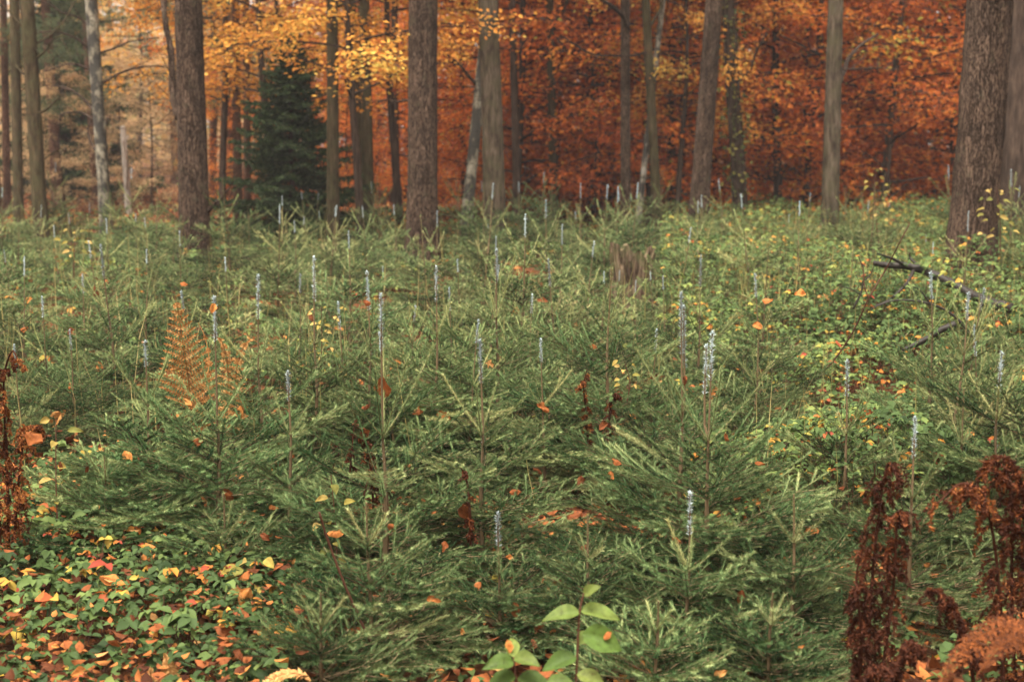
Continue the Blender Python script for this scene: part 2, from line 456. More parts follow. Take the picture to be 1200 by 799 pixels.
# ------------------------------------------------------------------ ground and haze
def build_ground():
    xs = np.concatenate([np.linspace(-150, -16, 24), np.linspace(-15, 15, 121), np.linspace(16, 150, 24)])
    ys = np.concatenate([np.linspace(-30, 1, 12), np.linspace(1.5, 30, 115), np.linspace(32, 200, 40)])
    X, Y = np.meshgrid(xs, ys)
    Z = terr(X, Y) + 0.015 * np.sin(7 * X + 3 * np.sin(5 * Y)) * np.sin(6 * Y)
    v = np.stack([X, Y, Z], -1).reshape(-1, 3)
    nx, ny = len(xs), len(ys)
    i, j = np.meshgrid(np.arange(nx - 1), np.arange(ny - 1))
    a = (j * nx + i).ravel()
    g = G(); g.add(v, quads=np.stack([a, a + 1, a + nx + 1, a + nx], 1))
    o = g.build("ground", M['ground'], smooth=True)
    o["kind"] = "structure"
build_ground()

HAZE = 0.0008
def build_haze():
    g = G()
    x0, x1, y0, y1, z0, z1 = -152, 152, -32, 202, -1.3, 24
    v = [(x, y, z) for z in (z0, z1) for y in (y0, y1) for x in (x0, x1)]
    g.add(v, quads=[(0, 2, 3, 1), (4, 5, 7, 6), (0, 1, 5, 4), (1, 3, 7, 5), (3, 2, 6, 7), (2, 0, 4, 6)])
    m, n, l = mat_new("haze_air")
    pv = n.new("ShaderNodeVolumePrincipled")
    pv.inputs["Color"].default_value = (0.97, 0.93, 0.92, 1)
    pv.inputs["Density"].default_value = HAZE
    out = n.new("ShaderNodeOutputMaterial"); l.new(pv.outputs[0], out.inputs["Volume"])
    o = g.build("haze", m)
    o["kind"] = "stuff"
if HAZE > 0:
    build_haze()

# ------------------------------------------------------------------ trees
def trunk_geo(g, top_off, H, r0, r1, k=28, flare=0.45, seed=0, ridge=0.03, mat=0, bend=0.0):
    """trunk from origin along top_off (unit z lean vector (lx, ly, 1)), height H"""
    rng = np.random.default_rng(seed)
    zs = np.concatenate([np.linspace(-0.25, 0.8, 10), np.arange(0.95, min(H, 6), 0.16), np.linspace(min(H, 6), H, 10)[1:]])
    a = np.arange(k) * 2 * np.pi / k
    ph = rng.uniform(0, 6.28, 8)
    V = []
    for z in zs:
        t = max(0, z / H)
        r = (r0 * (1 - t) + r1 * t) * (1 + flare * math.exp(-max(z, 0) / 0.28))
        lob = 1 + 0.10 * math.exp(-max(z, 0) / 0.35) * np.sin(5 * a + ph[0]) + 0.02 * np.sin(3 * a + ph[1] + 1.3 * z)
        rid = 1 + ridge * (np.sin(11 * a + ph[2] + 0.9 * math.sin(2.1 * z + ph[3])) * 0.5 + rng.normal(0, 0.45, k))
        rr = r * lob * rid
        b = bend * math.sin(z * 0.55 + ph[4])
        V.append(np.stack([top_off[0] * z + b + rr * np.cos(a), top_off[1] * z + bend * 0.6 * math.cos(z * .5 + ph[5]) + rr * np.sin(a), np.full(k, z)], 1))
    n = len(zs)
    V = np.concatenate(V)
    i = np.arange(k); j = (i + 1) % k
    q = (np.stack([i, j, j + k, i + k], 1)[None] + (np.arange(n - 1) * k)[:, None, None]).reshape(-1, 4)
    V = np.concatenate([V, [[top_off[0] * H, top_off[1] * H, H + r1 * .5]]])
    b0 = (n - 1) * k
    g.add(V, quads=q, tris=np.stack([b0 + i, b0 + j, np.full(k, n * k)], 1), mat=mat)

def high_crown(seed, kind):
    """a crown carried above the frame: limbs and tufts"""
    rng = random.Random(seed); nr = np.random.default_rng(seed)
    g = G()
    P0, P1, Ra, Rb = [], [], [], []
    tips = []
    for i in range(26):
        z = rng.uniform(8.5, 13.3); a = rng.uniform(0, 6.28); L = rng.uniform(1.0, 2.4) * (1 - (z - 8.5) / 8)
        p = Vector((0, 0, z)); d = Vector((math.cos(a), math.sin(a), rng.uniform(0.1, 0.5))).normalized()
        for s in range(4):
            q = p + d * L / 4
            P0.append(p[:]); P1.append(q[:]); Ra.append(.035 - .007 * s); Rb.append(.028 - .007 * s)
            for _ in range(4):
                tips.append((q + Vector((rng.gauss(0, .25), rng.gauss(0, .25), rng.gauss(0.05, .12))))[:])
            p = q; d = (d + Vector((rng.gauss(0, .2), rng.gauss(0, .2), .1))).normalized()
    prisms(g, P0, P1, Ra, Rb, 4, 0.3, 0)
    T = np.array(tips)
    if kind == 'pine':
        n = 26
        P = np.repeat(T, n, 0) + nr.normal(0, .06, (len(T) * n, 3)); D = rand_dirs(nr, len(P), -.3, 1)
        leaves(g, P, D, rand_dirs(nr, len(P)), nr.uniform(.08, .16, len(P)), .014, tint=nr.random(len(P)), mat=1, fine=False)
    else:
        n = 14
        P = np.repeat(T, n, 0) + nr.normal(0, .2, (len(T) * n, 3)); D = rand_dirs(nr, len(P), -.6, .4)
        leaves(g, P, D, rand_dirs(nr, len(P)), nr.uniform(.06, .1, len(P)), .05, tint=nr.random(len(P)) * .9, mat=1, fine=False)
    return g

CROWN = {
    'pine': high_crown(1, 'pine').mesh("pine_crown", [M['dark_bark'], M['pine_needle']]),
    'pine2': high_crown(2, 'pine').mesh("pine_crown", [M['dark_bark'], M['pine_needle']]),
    'leaf': high_crown(3, 'leaf').mesh("leafy_crown", [M['dark_bark'], M['gold']]),
}

def px_tree(name, label, cat, mat, d, ub, ut, w, w_top=None, branches=(), crown='pine', H=14.0, bend=0.0, ridge=0.03, flare=0.4, k=24, group=None):
    """trunk seen at photo x=ub at its foot and x=ut at the picture's top edge; w width in photo px"""
    seed = int(ub * 7 + d * 13)
    xb = x_at(ub, d, 0.0)
    zb = float(terr(xb, d))
    p_top = at(ut, 0, d)
    lean = (p_top.x - xb) / (p_top.z - zb)
    rng = random.Random(seed)
    root = empty(name, (xb, d, zb), label, cat, group)
    r = w * d / FPX / 2
    rt = (w_top or w * 0.9) * d / FPX / 2
    r_end = max(0.02, r - (r - rt) * H / max(1.0, p_top.z - zb))
    r_end = max(r_end, r * 0.3)
    g = G()
    trunk_geo(g, (lean, rng.uniform(-.01, .01)), H, r, r_end, k=k, seed=seed, ridge=ridge, bend=bend, flare=flare)
    adopt(root, g.build("trunk", M[mat], smooth=True))
    for pts, r_a, r_b in branches:
        path = [at(u, v, d) - Vector((xb, 0, zb)) for u, v in pts]
        dy = rng.uniform(-.25, .25)
        path = [Vector((p.x, dy * i, p.z)) for i, p in enumerate(path)]
        path = smooth_path(path, 5)
        gb = G()
        tube(gb, path, np.linspace(r_a, r_b, len(path)) * d / FPX, k=6, wob=0.08)
        # a few side twigs
        P0, P1, Ra, Rb = [], [], [], []
        for i in range(3, len(path) - 1, 2):
            dd = (path[i + 1] - path[i]).normalized()
            dv = (dd + Vector((rng.gauss(0, .6), rng.gauss(0, .6), rng.gauss(0.1, .6)))).normalized()
            L = rng.uniform(.15, .5)
            p = path[i]
            for s in range(3):
                q = p + dv * L / 3; P0.append(p[:]); P1.append(q[:]); Ra.append((.008 - .002 * s)); Rb.append(.006 - .002 * s)
                p = q; dv = (dv + Vector((rng.gauss(0, .25), rng.gauss(0, .25), rng.gauss(.1, .25)))).normalized()
        if P0:
            prisms(gb, P0, P1, Ra, Rb, 3)
        adopt(root, gb.build("branch", M['dark_bark'] if mat not in ('pine_bark', 'olive_bark', 'pale_snag') else M[mat], smooth=True))
    if crown:
        c = bpy.data.objects.new("crown", CROWN[crown]); COL.objects.link(c)
        c.location = (lean * 11, 0, 0) if H >= 13 else (lean * 9, 0, -2)
        c.location = (lean * 11, 0, H - 14)
        c.rotation_euler = (0, 0, rng.uniform(0, 6))
        adopt(root, c)
    return root

TREES = [
    # name, label, category, material, distance, foot x, top x, width, top width, branches, crown, extras
    ("pine_tree", "thick straight pine left of centre-left with one curved side branch near its top", "tree", 'pine_bark', 16.5, 229, 221, 36, 31,
     [([(209, 138), (199, 118), (193, 90), (187, 55), (176, 22), (166, -30), (160, -90)], 5, 2.5), ([(244, 248), (256, 238), (268, 232), (283, 218)], 2.6, 1.0),
      ([(212, 128), (203, 95), (197, 60), (194, 20), (196, -20)], 1.8, .8)], 'pine', {}),
    ("pine_tree", "thick grey-brown pine standing upright in the middle of the picture", "tree", 'pine_bark', 17.0, 495, 496, 36, 33,
     [([(478, 118), (465, 119), (450, 117), (438, 123)], 1.6, .7)], 'pine2', {}),
    ("oak_tree", "smooth grey mossy trunk right beside the leaning black and white birch", "tree", 'grey_bark', 18.5, 582, 572, 27, 22, [], 'leaf', dict(flare=.3)),
    ("pine_tree", "massive leaning pine at the right with flared foot and knot near the top", "tree", 'pine_bark', 13.2, 1134, 1161, 56, 51, [([(1155, 8), (1160, 2), (1166, -12)], 4, 2)], 'pine', dict(flare=.55, ridge=.045)),
    ("pine_tree", "slim grey-pink pine leaning right, its foot among the brambles", "tree", 'pine_bark', 20.0, 815, 837, 24, 19, [], 'pine2', {}),
    ("oak_tree", "slim greenish grey trunk with one dark rising limb on its right side", "tree", 'grey_bark', 19.5, 971, 980, 21, 17,
     [([(984, 97), (994, 80), (1004, 66), (1022, 50), (1048, 35)], 3.6, 1.4), ([(985, 82), (1010, 80), (1040, 79), (1065, 80)], 1.2, .6)], 'leaf', dict(flare=.25)),
    ("pine_tree", "dark trunk at the right edge behind the massive leaning pine", "tree", 'dark_bark', 19.0, 1186, 1200, 34, 30, [], 'pine', {}),
    ("birch_tree", "leaning black and white birch close behind the smooth grey trunk", "tree", 'birch_dark', 19.5, 543, 572, 14, 11,
     [([(557, 98), (548, 88), (538, 76), (522, 64)], 2.2, .8)], 'leaf', dict(k=16)),
    ("birch_tree", "lichen-patched pale birch among dead twigs, left of the thick straight pine", "tree", 'birch_dark', 21.0, 126, 107, 14, 14,
     [([(112, 133), (95, 116), (75, 104), (52, 99)], 1.8, .8), ([(110, 140), (90, 132), (66, 132), (52, 134)], 1.5, .7), ([(106, 82), (90, 76), (74, 76), (52, 84)], 1.6, .6),
      ([(119, 98), (140, 84), (162, 77), (188, 76)], 1.8, .8), ([(118, 62), (134, 56), (150, 48), (182, 43)], 1.5, .7), ([(112, 178), (101, 162), (96, 150), (98, 140)], 1.4, .6),
      ([(104, 30), (90, 20), (70, 14), (50, -5)], 1.5, .6), ([(106, 60), (92, 45), (70, 40), (44, 46)], 1.3, .6)], 'leaf', dict(k=16)),
    ("pine_tree", "olive brown pine with dead twigs near the left edge", "tree", 'olive_bark', 19.0, 50, 32, 17, 16,
     [([(44, 135), (60, 128), (78, 116), (90, 110)], 1.6, .6), ([(38, 90), (20, 86), (5, 76), (-12, 72)], 1.6, .6), ([(40, 70), (56, 62), (72, 48), (88, 44)], 1.4, .6), ([(34, 40), (18, 24), (4, 10), (-12, 4)], 1.4, .6),
      ([(47, 190), (66, 178), (80, 176)], 1.2, .5), ([(35, 55), (50, 42), (66, 20), (76, -10)], 1.4, .6)], 'pine2', dict(k=16)),
    ("pine_tree", "thin olive trunk at the far left edge of the picture", "tree", 'olive_bark', 23.0, 22, 17, 12, 11, [([(20, 110), (36, 100), (52, 96)], 1.2, .5)], 'pine', dict(k=14)),
    ("pine_tree", "slender reddish pine at the left border behind the olive trunks", "tree", 'red_bark', 27.0, 9, 4, 9, 8, [], 'pine', dict(k=12)),
    ("dead_tree", "bleached forked dead snag standing in the hazy gap on the left", "tree", 'pale_snag', 29.0, 151, 134, 8, 4,
     [([(148, 225), (152, 205), (154, 185), (152, 163)], 2.0, 1.0)], None, dict(H=4.0 - 2.2, k=10, flare=.2)),
    ("pine_tree", "paired slender pine, the left stem, with reddish upper bark", "tree", 'red_bark', 25.0, 279, 276, 11, 9, [], 'pine', dict(k=14)),
    ("pine_tree", "paired slender pine, the right stem, just left of the dark spruce", "tree", 'red_bark', 26.0, 290, 288, 9, 8, [], 'pine2', dict(k=14)),
    ("oak_tree", "brown trunk standing in front of the dark spruce, wound in golden leaves", "tree", 'olive_bark', 19.6, 391, 389, 15, 13, [([(389, 12), (402, 6), (418, 8), (430, 14)], 2, 1)], 'leaf', dict(k=16)),
    ("oak_tree", "mossy brown trunk with its twin close on the left, right of the spruce", "tree", 'olive_bark', 21.0, 432, 427, 15, 12, [], 'leaf', dict(k=16)),
    ("oak_tree", "darker twin trunk half hidden behind the mossy brown trunk", "tree", 'olive_bark', 23.0, 422, 413, 12, 10, [], 'leaf', dict(k=14, bend=.04)),
    ("beech_trunk_tree", "dim thin trunk between the twin trunks and the central thick pine", "tree", 'dark_bark', 27.0, 469, 462, 9, 8, [], 'leaf', dict(k=12, bend=.05)),
    ("oak_tree", "thin dark trunk just right of the smooth grey mossy trunk", "tree", 'dark_bark', 24.0, 607, 600, 10, 8, [], 'leaf', dict(k=12)),
    ("oak_tree", "olive trunk forking in two near the top, between orange beeches", "tree", 'olive_bark', 25.0, 650, 644, 11, 9, [([(648, 38), (655, 20), (668, -5), (680, -40)], 3, 2), ([(652, 45), (668, 62), (690, 70), (710, 70)], 1.2, .5)], 'leaf', dict(k=12)),
    ("oak_tree", "thin blackish trunk left of the slim pink-brown pine", "tree", 'dark_bark', 29.0, 697, 690, 9, 8, [], 'leaf', dict(k=12, bend=.06)),
    ("oak_tree", "second thin blackish trunk left of the slim pink-brown pine", "tree", 'dark_bark', 31.0, 713, 707, 7, 6, [], 'leaf', dict(k=12, bend=.07)),
    ("pine_tree", "slim pink-brown pine with a dark bent limb reaching left at the top", "tree", 'pine_bark', 21.5, 733, 733, 12, 11,
     [([(737, 36), (727, 18), (712, 8), (690, -4), (676, -16)], 3, 1.5), ([(757, 62), (742, 66), (722, 67), (692, 66), (672, 56), (655, 46)], 1.8, .8)], 'pine', dict(k=14)),
    ("oak_tree", "tan mossy trunk with the thin white birch leaning across it", "tree", 'olive_bark', 22.5, 772, 757, 12, 10, [([(757, 40), (768, 22), (776, 8), (782, -10)], 2, 1)], 'leaf', dict(k=14)),
    ("birch_tree", "thin bright white birch leaning across the tan mossy trunk", "tree", 'birch', 23.0, 745, 777, 7.5, 6.5, [], 'leaf', dict(k=12)),
    ("oak_tree", "dark thin trunk right of the thin white birch", "tree", 'dark_bark', 26.0, 793, 787, 9, 8, [], 'leaf', dict(k=12, bend=.05)),
    ("oak_tree", "dark ivy-clad trunk right of the leaning grey-pink pine", "tree", 'dark_bark', 22.5, 869, 853, 17, 15, [([(865, 95), (878, 82), (884, 62), (896, 40)], 2.2, 1)], 'leaf', dict(k=14)),
    ("oak_tree", "dark thin trunk left of the greenish grey trunk with the rising limb", "tree", 'dark_bark', 27.0, 946, 950, 9, 8, [], 'leaf', dict(k=12, bend=.04)),
    ("oak_tree", "faint thin trunk deep among the orange beeches right of the ivy-clad trunk", "tree", 'dark_bark', 31.0, 893, 897, 8, 7, [], 'leaf', dict(k=12, bend=.05)),
    ("oak_tree", "dim trunk deep in the orange wall left of the massive leaning pine", "tree", 'dark_bark', 30.0, 1098, 1104, 10, 9, [], 'leaf', dict(k=12, bend=.05)),
    ("oak_tree", "dim thin trunk in the orange wall right of the rising dark limb", "tree", 'dark_bark', 32.0, 1046, 1043, 8, 7, [], 'leaf', dict(k=12, bend=.05)),
    ("pine_tree", "far pinkish pine in the haze between olive pine and lichen-patched birch", "tree", 'red_bark', 36.0, 96, 97, 7, 6, [], 'pine', dict(k=10)),
    ("pine_tree", "far greyish pine in the haze right behind the lichen-patched birch", "tree", 'red_bark', 34.0, 112, 98, 8, 7, [], 'pine2', dict(k=10)),
    ("pine_tree", "far faint pine just right of the thick straight pine", "tree", 'red_bark', 38.0, 248, 250, 7, 6, [], 'pine', dict(k=10)),
]
for name, label, cat, mat, d, ub, ut, w, wt, br, crown, ex in TREES:
    px_tree(name.replace("beech_trunk_tree", "oak_tree"), label, cat, mat, d, ub, ut, w, wt, br, crown, group="trunks at the back of the clearing", **ex)

# ---- ivy on the dark trunk
def build_ivy():
    d = 22.5
    nr = np.random.default_rng(5)
    n = 420
    xb = x_at(869, d, 0); pt = at(853, 0, d); lean = (pt.x - xb) / pt.z
    z = nr.uniform(0.7, 5.5, n) ** 1.0
    a = nr.uniform(np.pi, 2 * np.pi, n)
    r = 17 * d / FPX / 2 + nr.uniform(-.01, .12, n)
    P = np.stack([xb + lean * z + r * np.cos(a), d + r * np.sin(a), z], 1)
    D = unit(np.stack([np.cos(a) * .5 + nr.normal(0, .5, n), np.sin(a), -nr.uniform(.2, 1, n)], 1))
    g = G()
    leaves(g, P, D, rand_dirs(nr, n, 0, 1), nr.uniform(.05, .10, n), nr.uniform(.05, .08, n), tint=nr.random(n), fine=False)
    for s in range(4):
        aa = math.pi * (1.2 + .2 * s); rr = 17 * d / FPX / 2 + .012
        tube(g, [(xb + lean * zz + rr * math.cos(aa + .2 * math.sin(zz * 2)), d + rr * math.sin(aa + .2 * math.sin(zz * 2)), zz) for zz in np.linspace(0.02, 5.4, 24)], .01, k=4, mat=1)
    o = g.build("ivy", [M['ivy'], M['dark_bark']])
    tag(o, "yellowing ivy climbing the dark trunk right of the leaning grey-pink pine", "ivy")
build_ivy()

# ------------------------------------------------------------------ beeches
def beech_geo(seed, H, n_br, spread, leaf, n_leaf, zlow=0.5, mat_leaf='beech', shift=0.0):
    rng = random.Random(seed); nr = np.random.default_rng(seed)
    gt, gc = G(), G()
    pts = [Vector((0.08 * math.sin(z * .9 + seed), .08 * math.cos(z * .7 + seed), z)) for z in np.linspace(-.1, H, 14)]
    tube(gt, pts, np.linspace(.075, .012, 14) * (H / 8), k=8)
    segs = []
    LP, LD, LT = [], [], []
    for b in range(n_br):
        z = zlow + (H - zlow) * (b + rng.random()) / n_br
        a = b * 2.399 + rng.gauss(0, .4)
        L = spread * (0.45 + 0.55 * math.sin(math.pi * min(.85, max(.05, (1.05 - z / H) * .75)))) * rng.uniform(.65, 1.15)
        p = Vector((0.08 * math.sin(z * .9 + seed), .08 * math.cos(z * .7 + seed), z))
        d = Vector((math.cos(a), math.sin(a), rng.uniform(.05, .45))).normalized()
        n = 7; bt = rng.gauss(0, .13)
        for s in range(n):
            q = p + d * L / n
            segs.append((p[:], q[:], .022 * (1 - s / n) + .004, .022 * (1 - (s + 1) / n) + .003))
            d = (d + Vector((rng.gauss(0, .12), rng.gauss(0, .12), rng.gauss(-.05, .06)))).normalized()
            if s >= 1:
                for sd_ in (-1, 1):
                    side = d.cross(UP).normalized() * sd_
                    e = (d * rng.uniform(.5, .9) + side * rng.uniform(.6, 1.0) + UP * rng.gauss(0, .12)).normalized()
                    l2 = L * rng.uniform(.18, .36) * (1.15 - s / n * .6)
                    pp = q.copy()
                    for s2 in range(3):
                        q2 = pp + e * l2 / 3
                        segs.append((pp[:], q2[:], .007, .004))
                        for _ in range(n_leaf):
                            t = rng.random()
                            LP.append((pp * (1 - t) + q2 * t)[:])
                            LD.append((e + side * rng.gauss(0, .9) + d * rng.gauss(0, .6) + UP * rng.gauss(-.25, .25))[:])
                            LT.append(bt)
                        pp = q2
                        e = (e + Vector((rng.gauss(0, .15), rng.gauss(0, .15), rng.gauss(-.05, .1)))).normalized()
            p = q
    A = np.array([s[0] for s in segs]); B = np.array([s[1] for s in segs])
    prisms(gc, A, B, np.array([s[2] for s in segs]), np.array([s[3] for s in segs]), 3, .3, 0)
    LP, LD = np.array(LP), np.array(LD)
    n = len(LP)
    LP = LP + nr.normal(0, 1, LP.shape) * np.array([.07, .07, .12])
    Nn = unit(np.stack([nr.normal(0, .9, n), nr.normal(-.1, .9, n), np.ones(n)], 1))
    L = leaf * nr.uniform(.7, 1.3, n)
    tint = np.clip(.47 + shift + np.array(LT) + nr.normal(0, .17, n), 0, 1)
    leaves(gc, LP, LD, Nn, L, L * .62, curl=nr.uniform(0, .2, n), tint=tint, mat=1, fine=False)
    return gt.mesh("beech_trunk", [M['dark_bark']], smooth=True), gc.mesh("beech_crown", [M['dark_bark'], M[mat_leaf]])

BEECH = [beech_geo(40 + i, 7.5 + i * .5, 54, 2.6, .085, 6, zlow=.25, shift=sh) for i, sh in enumerate((0.0, -.10, .08, -.05, .14))]
GOLD = [beech_geo(60 + i, 8.0, 38, 2.3, .08, 6, zlow=2.3, mat_leaf='gold') for i in range(2)]

PALE = [beech_geo(80 + i, 8.5, 46, 2.6, .10, 5, zlow=.4, mat_leaf='pale') for i in range(2)]  # left-hand beeches with haze mixed into their leaf colour

def place_beech(kind, x, y, s, rot, label, group="orange beeches behind the plantation"):
    tm, cm = kind
    r = empty("beech_tree", (x, y, float(terr(x, y))), label, "tree", group)
    for nm, me in (("trunk", tm), ("crown", cm)):
        o = bpy.data.objects.new(nm, me); COL.objects.link(o); adopt(r, o)
    r.rotation_euler = (0, 0, rot); r.scale = (s, s, s)
    return r

MARKS = [(10, "the slender reddish pine at the left border"), (45, "the olive brown pine"), (120, "the lichen-patched birch"), (150, "the bleached snag"),
         (228, "the thick straight pine"), (284, "the paired slender pines"), (340, "the dark spruce"), (391, "the brown trunk before the spruce"),
         (430, "the mossy twin trunks"), (495, "the central thick pine"), (545, "the leaning birch"), (582, "the smooth grey trunk"), (648, "the forked olive trunk"),
         (700, "the thin blackish trunks"), (735, "the slim pink-brown pine"), (772, "the thin white birch"), (818, "the leaning grey-pink pine"),
         (867, "the ivy-clad trunk"), (910, "the faint thin trunk"), (946, "the dark thin trunk"), (972, "the greenish trunk with the rising limb"),
         (1045, "the dim thin trunk"), (1098, "the dim trunk in the orange wall"), (1140, "the massive leaning pine"), (1188, "the dark edge trunk")]
def mark_of(u):
    return min(MARKS, key=lambda m: abs(m[0] - u))[1]
ORD = ["first", "second", "third", "fourth", "fifth", "sixth", "seventh", "eighth", "ninth", "tenth", "eleventh", "twelfth", "thirteenth", "fourteenth", "fifteenth", "sixteenth", "seventeenth", "eighteenth", "nineteenth", "twentieth", "second-last", "last"]

def build_beeches():
    rng = random.Random(8)
    spots = []
    # (photo x range, distance range, count)
    for u0, u1, d0, d1, n in ((600, 1240, 24.5, 29, 15), (560, 1260, 29, 36, 17), (430, 1280, 36, 46, 15), (470, 620, 25, 30, 3), (130, 280, 55, 75, 4), (-20, 130, 55, 75, 4), (280, 480, 34, 46, 6)):
        for i in range(n):
            u = u0 + (u1 - u0) * (i + rng.uniform(.2, .8)) / n
            spots.append((u, rng.uniform(d0, d1)))
    byk = {}
    for u, d in spots:
        byk.setdefault(mark_of(u), []).append((d, u))
    for mk, lst in byk.items():
        lst.sort()
        for i, (d, u) in enumerate(lst):
            x = x_at(u, d, 1.5)
            colour = "pale golden" if u < 300 else "orange"
            lab = f"{colour} beech behind {mk}" if len(lst) == 1 else f"{colour} beech behind {mk}, {ORD[i]} nearest there"
            place_beech(PALE[rng.randrange(2)] if u < 300 else BEECH[2 + rng.randrange(3)] if u < 470 else rng.choice(BEECH), x, d, rng.uniform(.85, 1.15), rng.uniform(0, 6.28), lab)
    for u, d, s, lab in ((20, 33, .42, "low golden beech bush behind the far left olive trunk"), (72, 30, .36, "low golden beech bush between the olive pine and the lichen-patched birch"), (142, 34, .42, "low golden beech bush behind the foot of the bleached snag"),
                         (178, 31, .40, "low golden beech bush left of the thick straight pine's foot"), (262, 29, .38, "low orange beech bush between the thick straight pine and the paired pines"), (408, 27, .36, "low orange beech bush between the spruce and the mossy twin trunks")):
        place_beech(PALE[0] if u < 200 else BEECH[2], x_at(u, d, 1), d, s, rng.uniform(0, 6.28), lab, "low beech bushes")
    for u, d, s, lab in ((75, 43.0, 1.1, "pale golden beech in the haze between olive pine and lichen-patched birch"), (165, 47.0, 1.1, "pale golden beech in the haze right of the bleached snag"), (250, 41.0, 1.0, "pale golden beech in the haze just right of the thick straight pine"),
                         (312, 21.8, .95, "golden-leaved beech left of and above the dark spruce"), (415, 19.0, .85, "golden-leaved beech over the mossy twin trunks"),
                         (462, 23.5, 1.0, "golden-leaved beech behind the central thick pine"), (262, 24.0, .9, "golden-leaved beech between the thick straight pine and the paired pines"),
                         (800, 23.5, .75, "yellow-green beech between the white birch and the leaning grey-pink pine")):
        place_beech(GOLD[0 if d < 20 else 1], x_at(u, d, 2), d, s, rng.uniform(0, 6.28), lab, "golden beeches at the clearing's back")
build_beeches()

# ------------------------------------------------------------------ dark spruces
def spruce_geo(seed, H, spread):
    rng = random.Random(seed); nr = np.random.default_rng(seed)
    gt, gc = G(), G()
    tube(gt, [(0, 0, z) for z in np.linspace(-.1, H, 12)], np.linspace(.07, .01, 12), k=8)
    segs = []
    nb = int(H * 34)
    for b in range(nb):
        z = .15 + (H - .2) * (b + rng.random()) / nb
        a = b * 2.399 + rng.gauss(0, .3)
        L = spread * (1 - z / H) ** .8 * rng.uniform(.5, 1.2) + .12
        p = Vector((0, 0, z)); d = Vector((math.cos(a), math.sin(a), .15)).normalized()
        n = 6
        for s in range(n):
            q = p + d * L / n
            segs.append((p[:], q[:]))
            d = (d + Vector((rng.gauss(0, .06), rng.gauss(0, .06), -.12 + .07 * s))).normalized()
            for sd_ in (-1, 1):
                side = d.cross(UP).normalized() * sd_
                e = (d * .6 + side + UP * rng.gauss(-.2, .15)).normalized()
                l2 = L * .32 * (1.1 - s / n)
                m_ = q + e * l2 * .5
                segs.append((q[:], m_[:])); segs.append((m_[:], (m_ + (e + Vector((0, 0, -.25))) * l2 * .5)[:]))
            p = q
    A = np.array([s[0] for s in segs]); B = np.array([s[1] for s in segs])
    prisms(gc, A, B, np.full(len(A), .006), np.full(len(A), .004), 3, .3, 0)
    ln = np.linalg.norm(B - A, axis=1)
    c = np.maximum(3, (ln * 230)).astype(int)
    P = np.repeat(A, c, 0); Q = np.repeat(B, c, 0); t = nr.random(len(P))[:, None]
    D = unit(Q - P); X = P + (Q - P) * t
    U, V = basis(D); ph = nr.uniform(0, 6.28, len(P))[:, None]
    nd = unit(D * .7 + U * np.cos(ph) + V * np.sin(ph))
    leaves(gc, X, nd, rand_dirs(nr, len(X)), nr.uniform(.045, .085, len(X)), .021, tint=nr.random(len(X)), mat=1, fine=False)
    return gt.mesh("spruce_trunk", [M['dark_bark']]), gc.mesh("spruce_crown", [M['dark_bark'], M['dark_needle']])
SPRUCE = [spruce_geo(3, 4.4, 1.35), spruce_geo(4, 3.0, 1.1)]
for (u, d, s, which, lab) in ((342, 20.6, .70, 0, "dark green spruce under the golden beech leaves"), 
                              (76, 36.0, 1.35, 0, "dim blue-green spruce in the haze behind the olive pine")):
    x = x_at(u, d, 1)
    r = empty("spruce_tree", (x, d, float(terr(x, d))), lab, "tree", "dark spruces")
    for nm, me in zip(("trunk", "crown"), SPRUCE[which]):
        o = bpy.data.objects.new(nm, me); COL.objects.link(o); adopt(r, o)
    r.scale = (s * 1.3, s * 1.3, s); r.rotation_euler = (0, 0, u)

# pines at the left that keep green boughs down to the picture's height
def green_pine(u, d, label, seed):
    rng = random.Random(seed); nr = np.random.default_rng(seed)
    x = x_at(u, d, 1); root = empty("pine_tree", (x, d, float(terr(x, d))), label, "tree", "green pines in the haze")
    g = G(); trunk_geo(g, (rng.uniform(-.02, .02), 0), 11, .13, .05, k=12, seed=seed)
    adopt(root, g.build("trunk", M['red_bark'], smooth=True))
    gc = G(); segs = []; tufts = []
    for b in range(46):
        z = 2.0 + 9 * (b + rng.random()) / 46; a = rng.uniform(0, 6.28); L = rng.uniform(1.0, 2.6) * (1.1 - z / 14)
        p = Vector((0, 0, z)); dd = Vector((math.cos(a), math.sin(a), rng.uniform(-.1, .3))).normalized()
        for s in range(6):
            q = p + dd * L / 6; segs.append((p[:], q[:]))
            if s > 1:
                for _ in range(8):
                    tufts.append((q + Vector((rng.gauss(0, .22), rng.gauss(0, .22), rng.gauss(.02, .1))))[:])
            p = q; dd = (dd + Vector((rng.gauss(0, .15), rng.gauss(0, .15), rng.gauss(.03, .08)))).normalized()
    prisms(gc, [s[0] for s in segs], [s[1] for s in segs], np.full(len(segs), .014), np.full(len(segs), .01), 3)
    T = np.array(tufts); n = 26
    P = np.repeat(T, n, 0) + nr.normal(0, .07, (len(T) * n, 3)); D = rand_dirs(nr, len(P), -.3, 1)
    leaves(gc, P, D, rand_dirs(nr, len(P)), nr.uniform(.07, .13, len(P)), .016, tint=nr.random(len(P)), mat=1, fine=False)
    adopt(root, gc.build("crown", [M['dark_bark'], M['pine_needle']]))
for i, (u, d, lab) in enumerate(((-8, 27, "green-needled pine reaching in at the upper left corner"), (66, 31, "green-needled pine behind the olive brown pine"), (268, 33, "green-needled pine right of the thick straight pine"),
                                 (205, 48, "far green pine in the haze left of the thick straight pine"))):
    green_pine(u, d, lab, 200 + i)

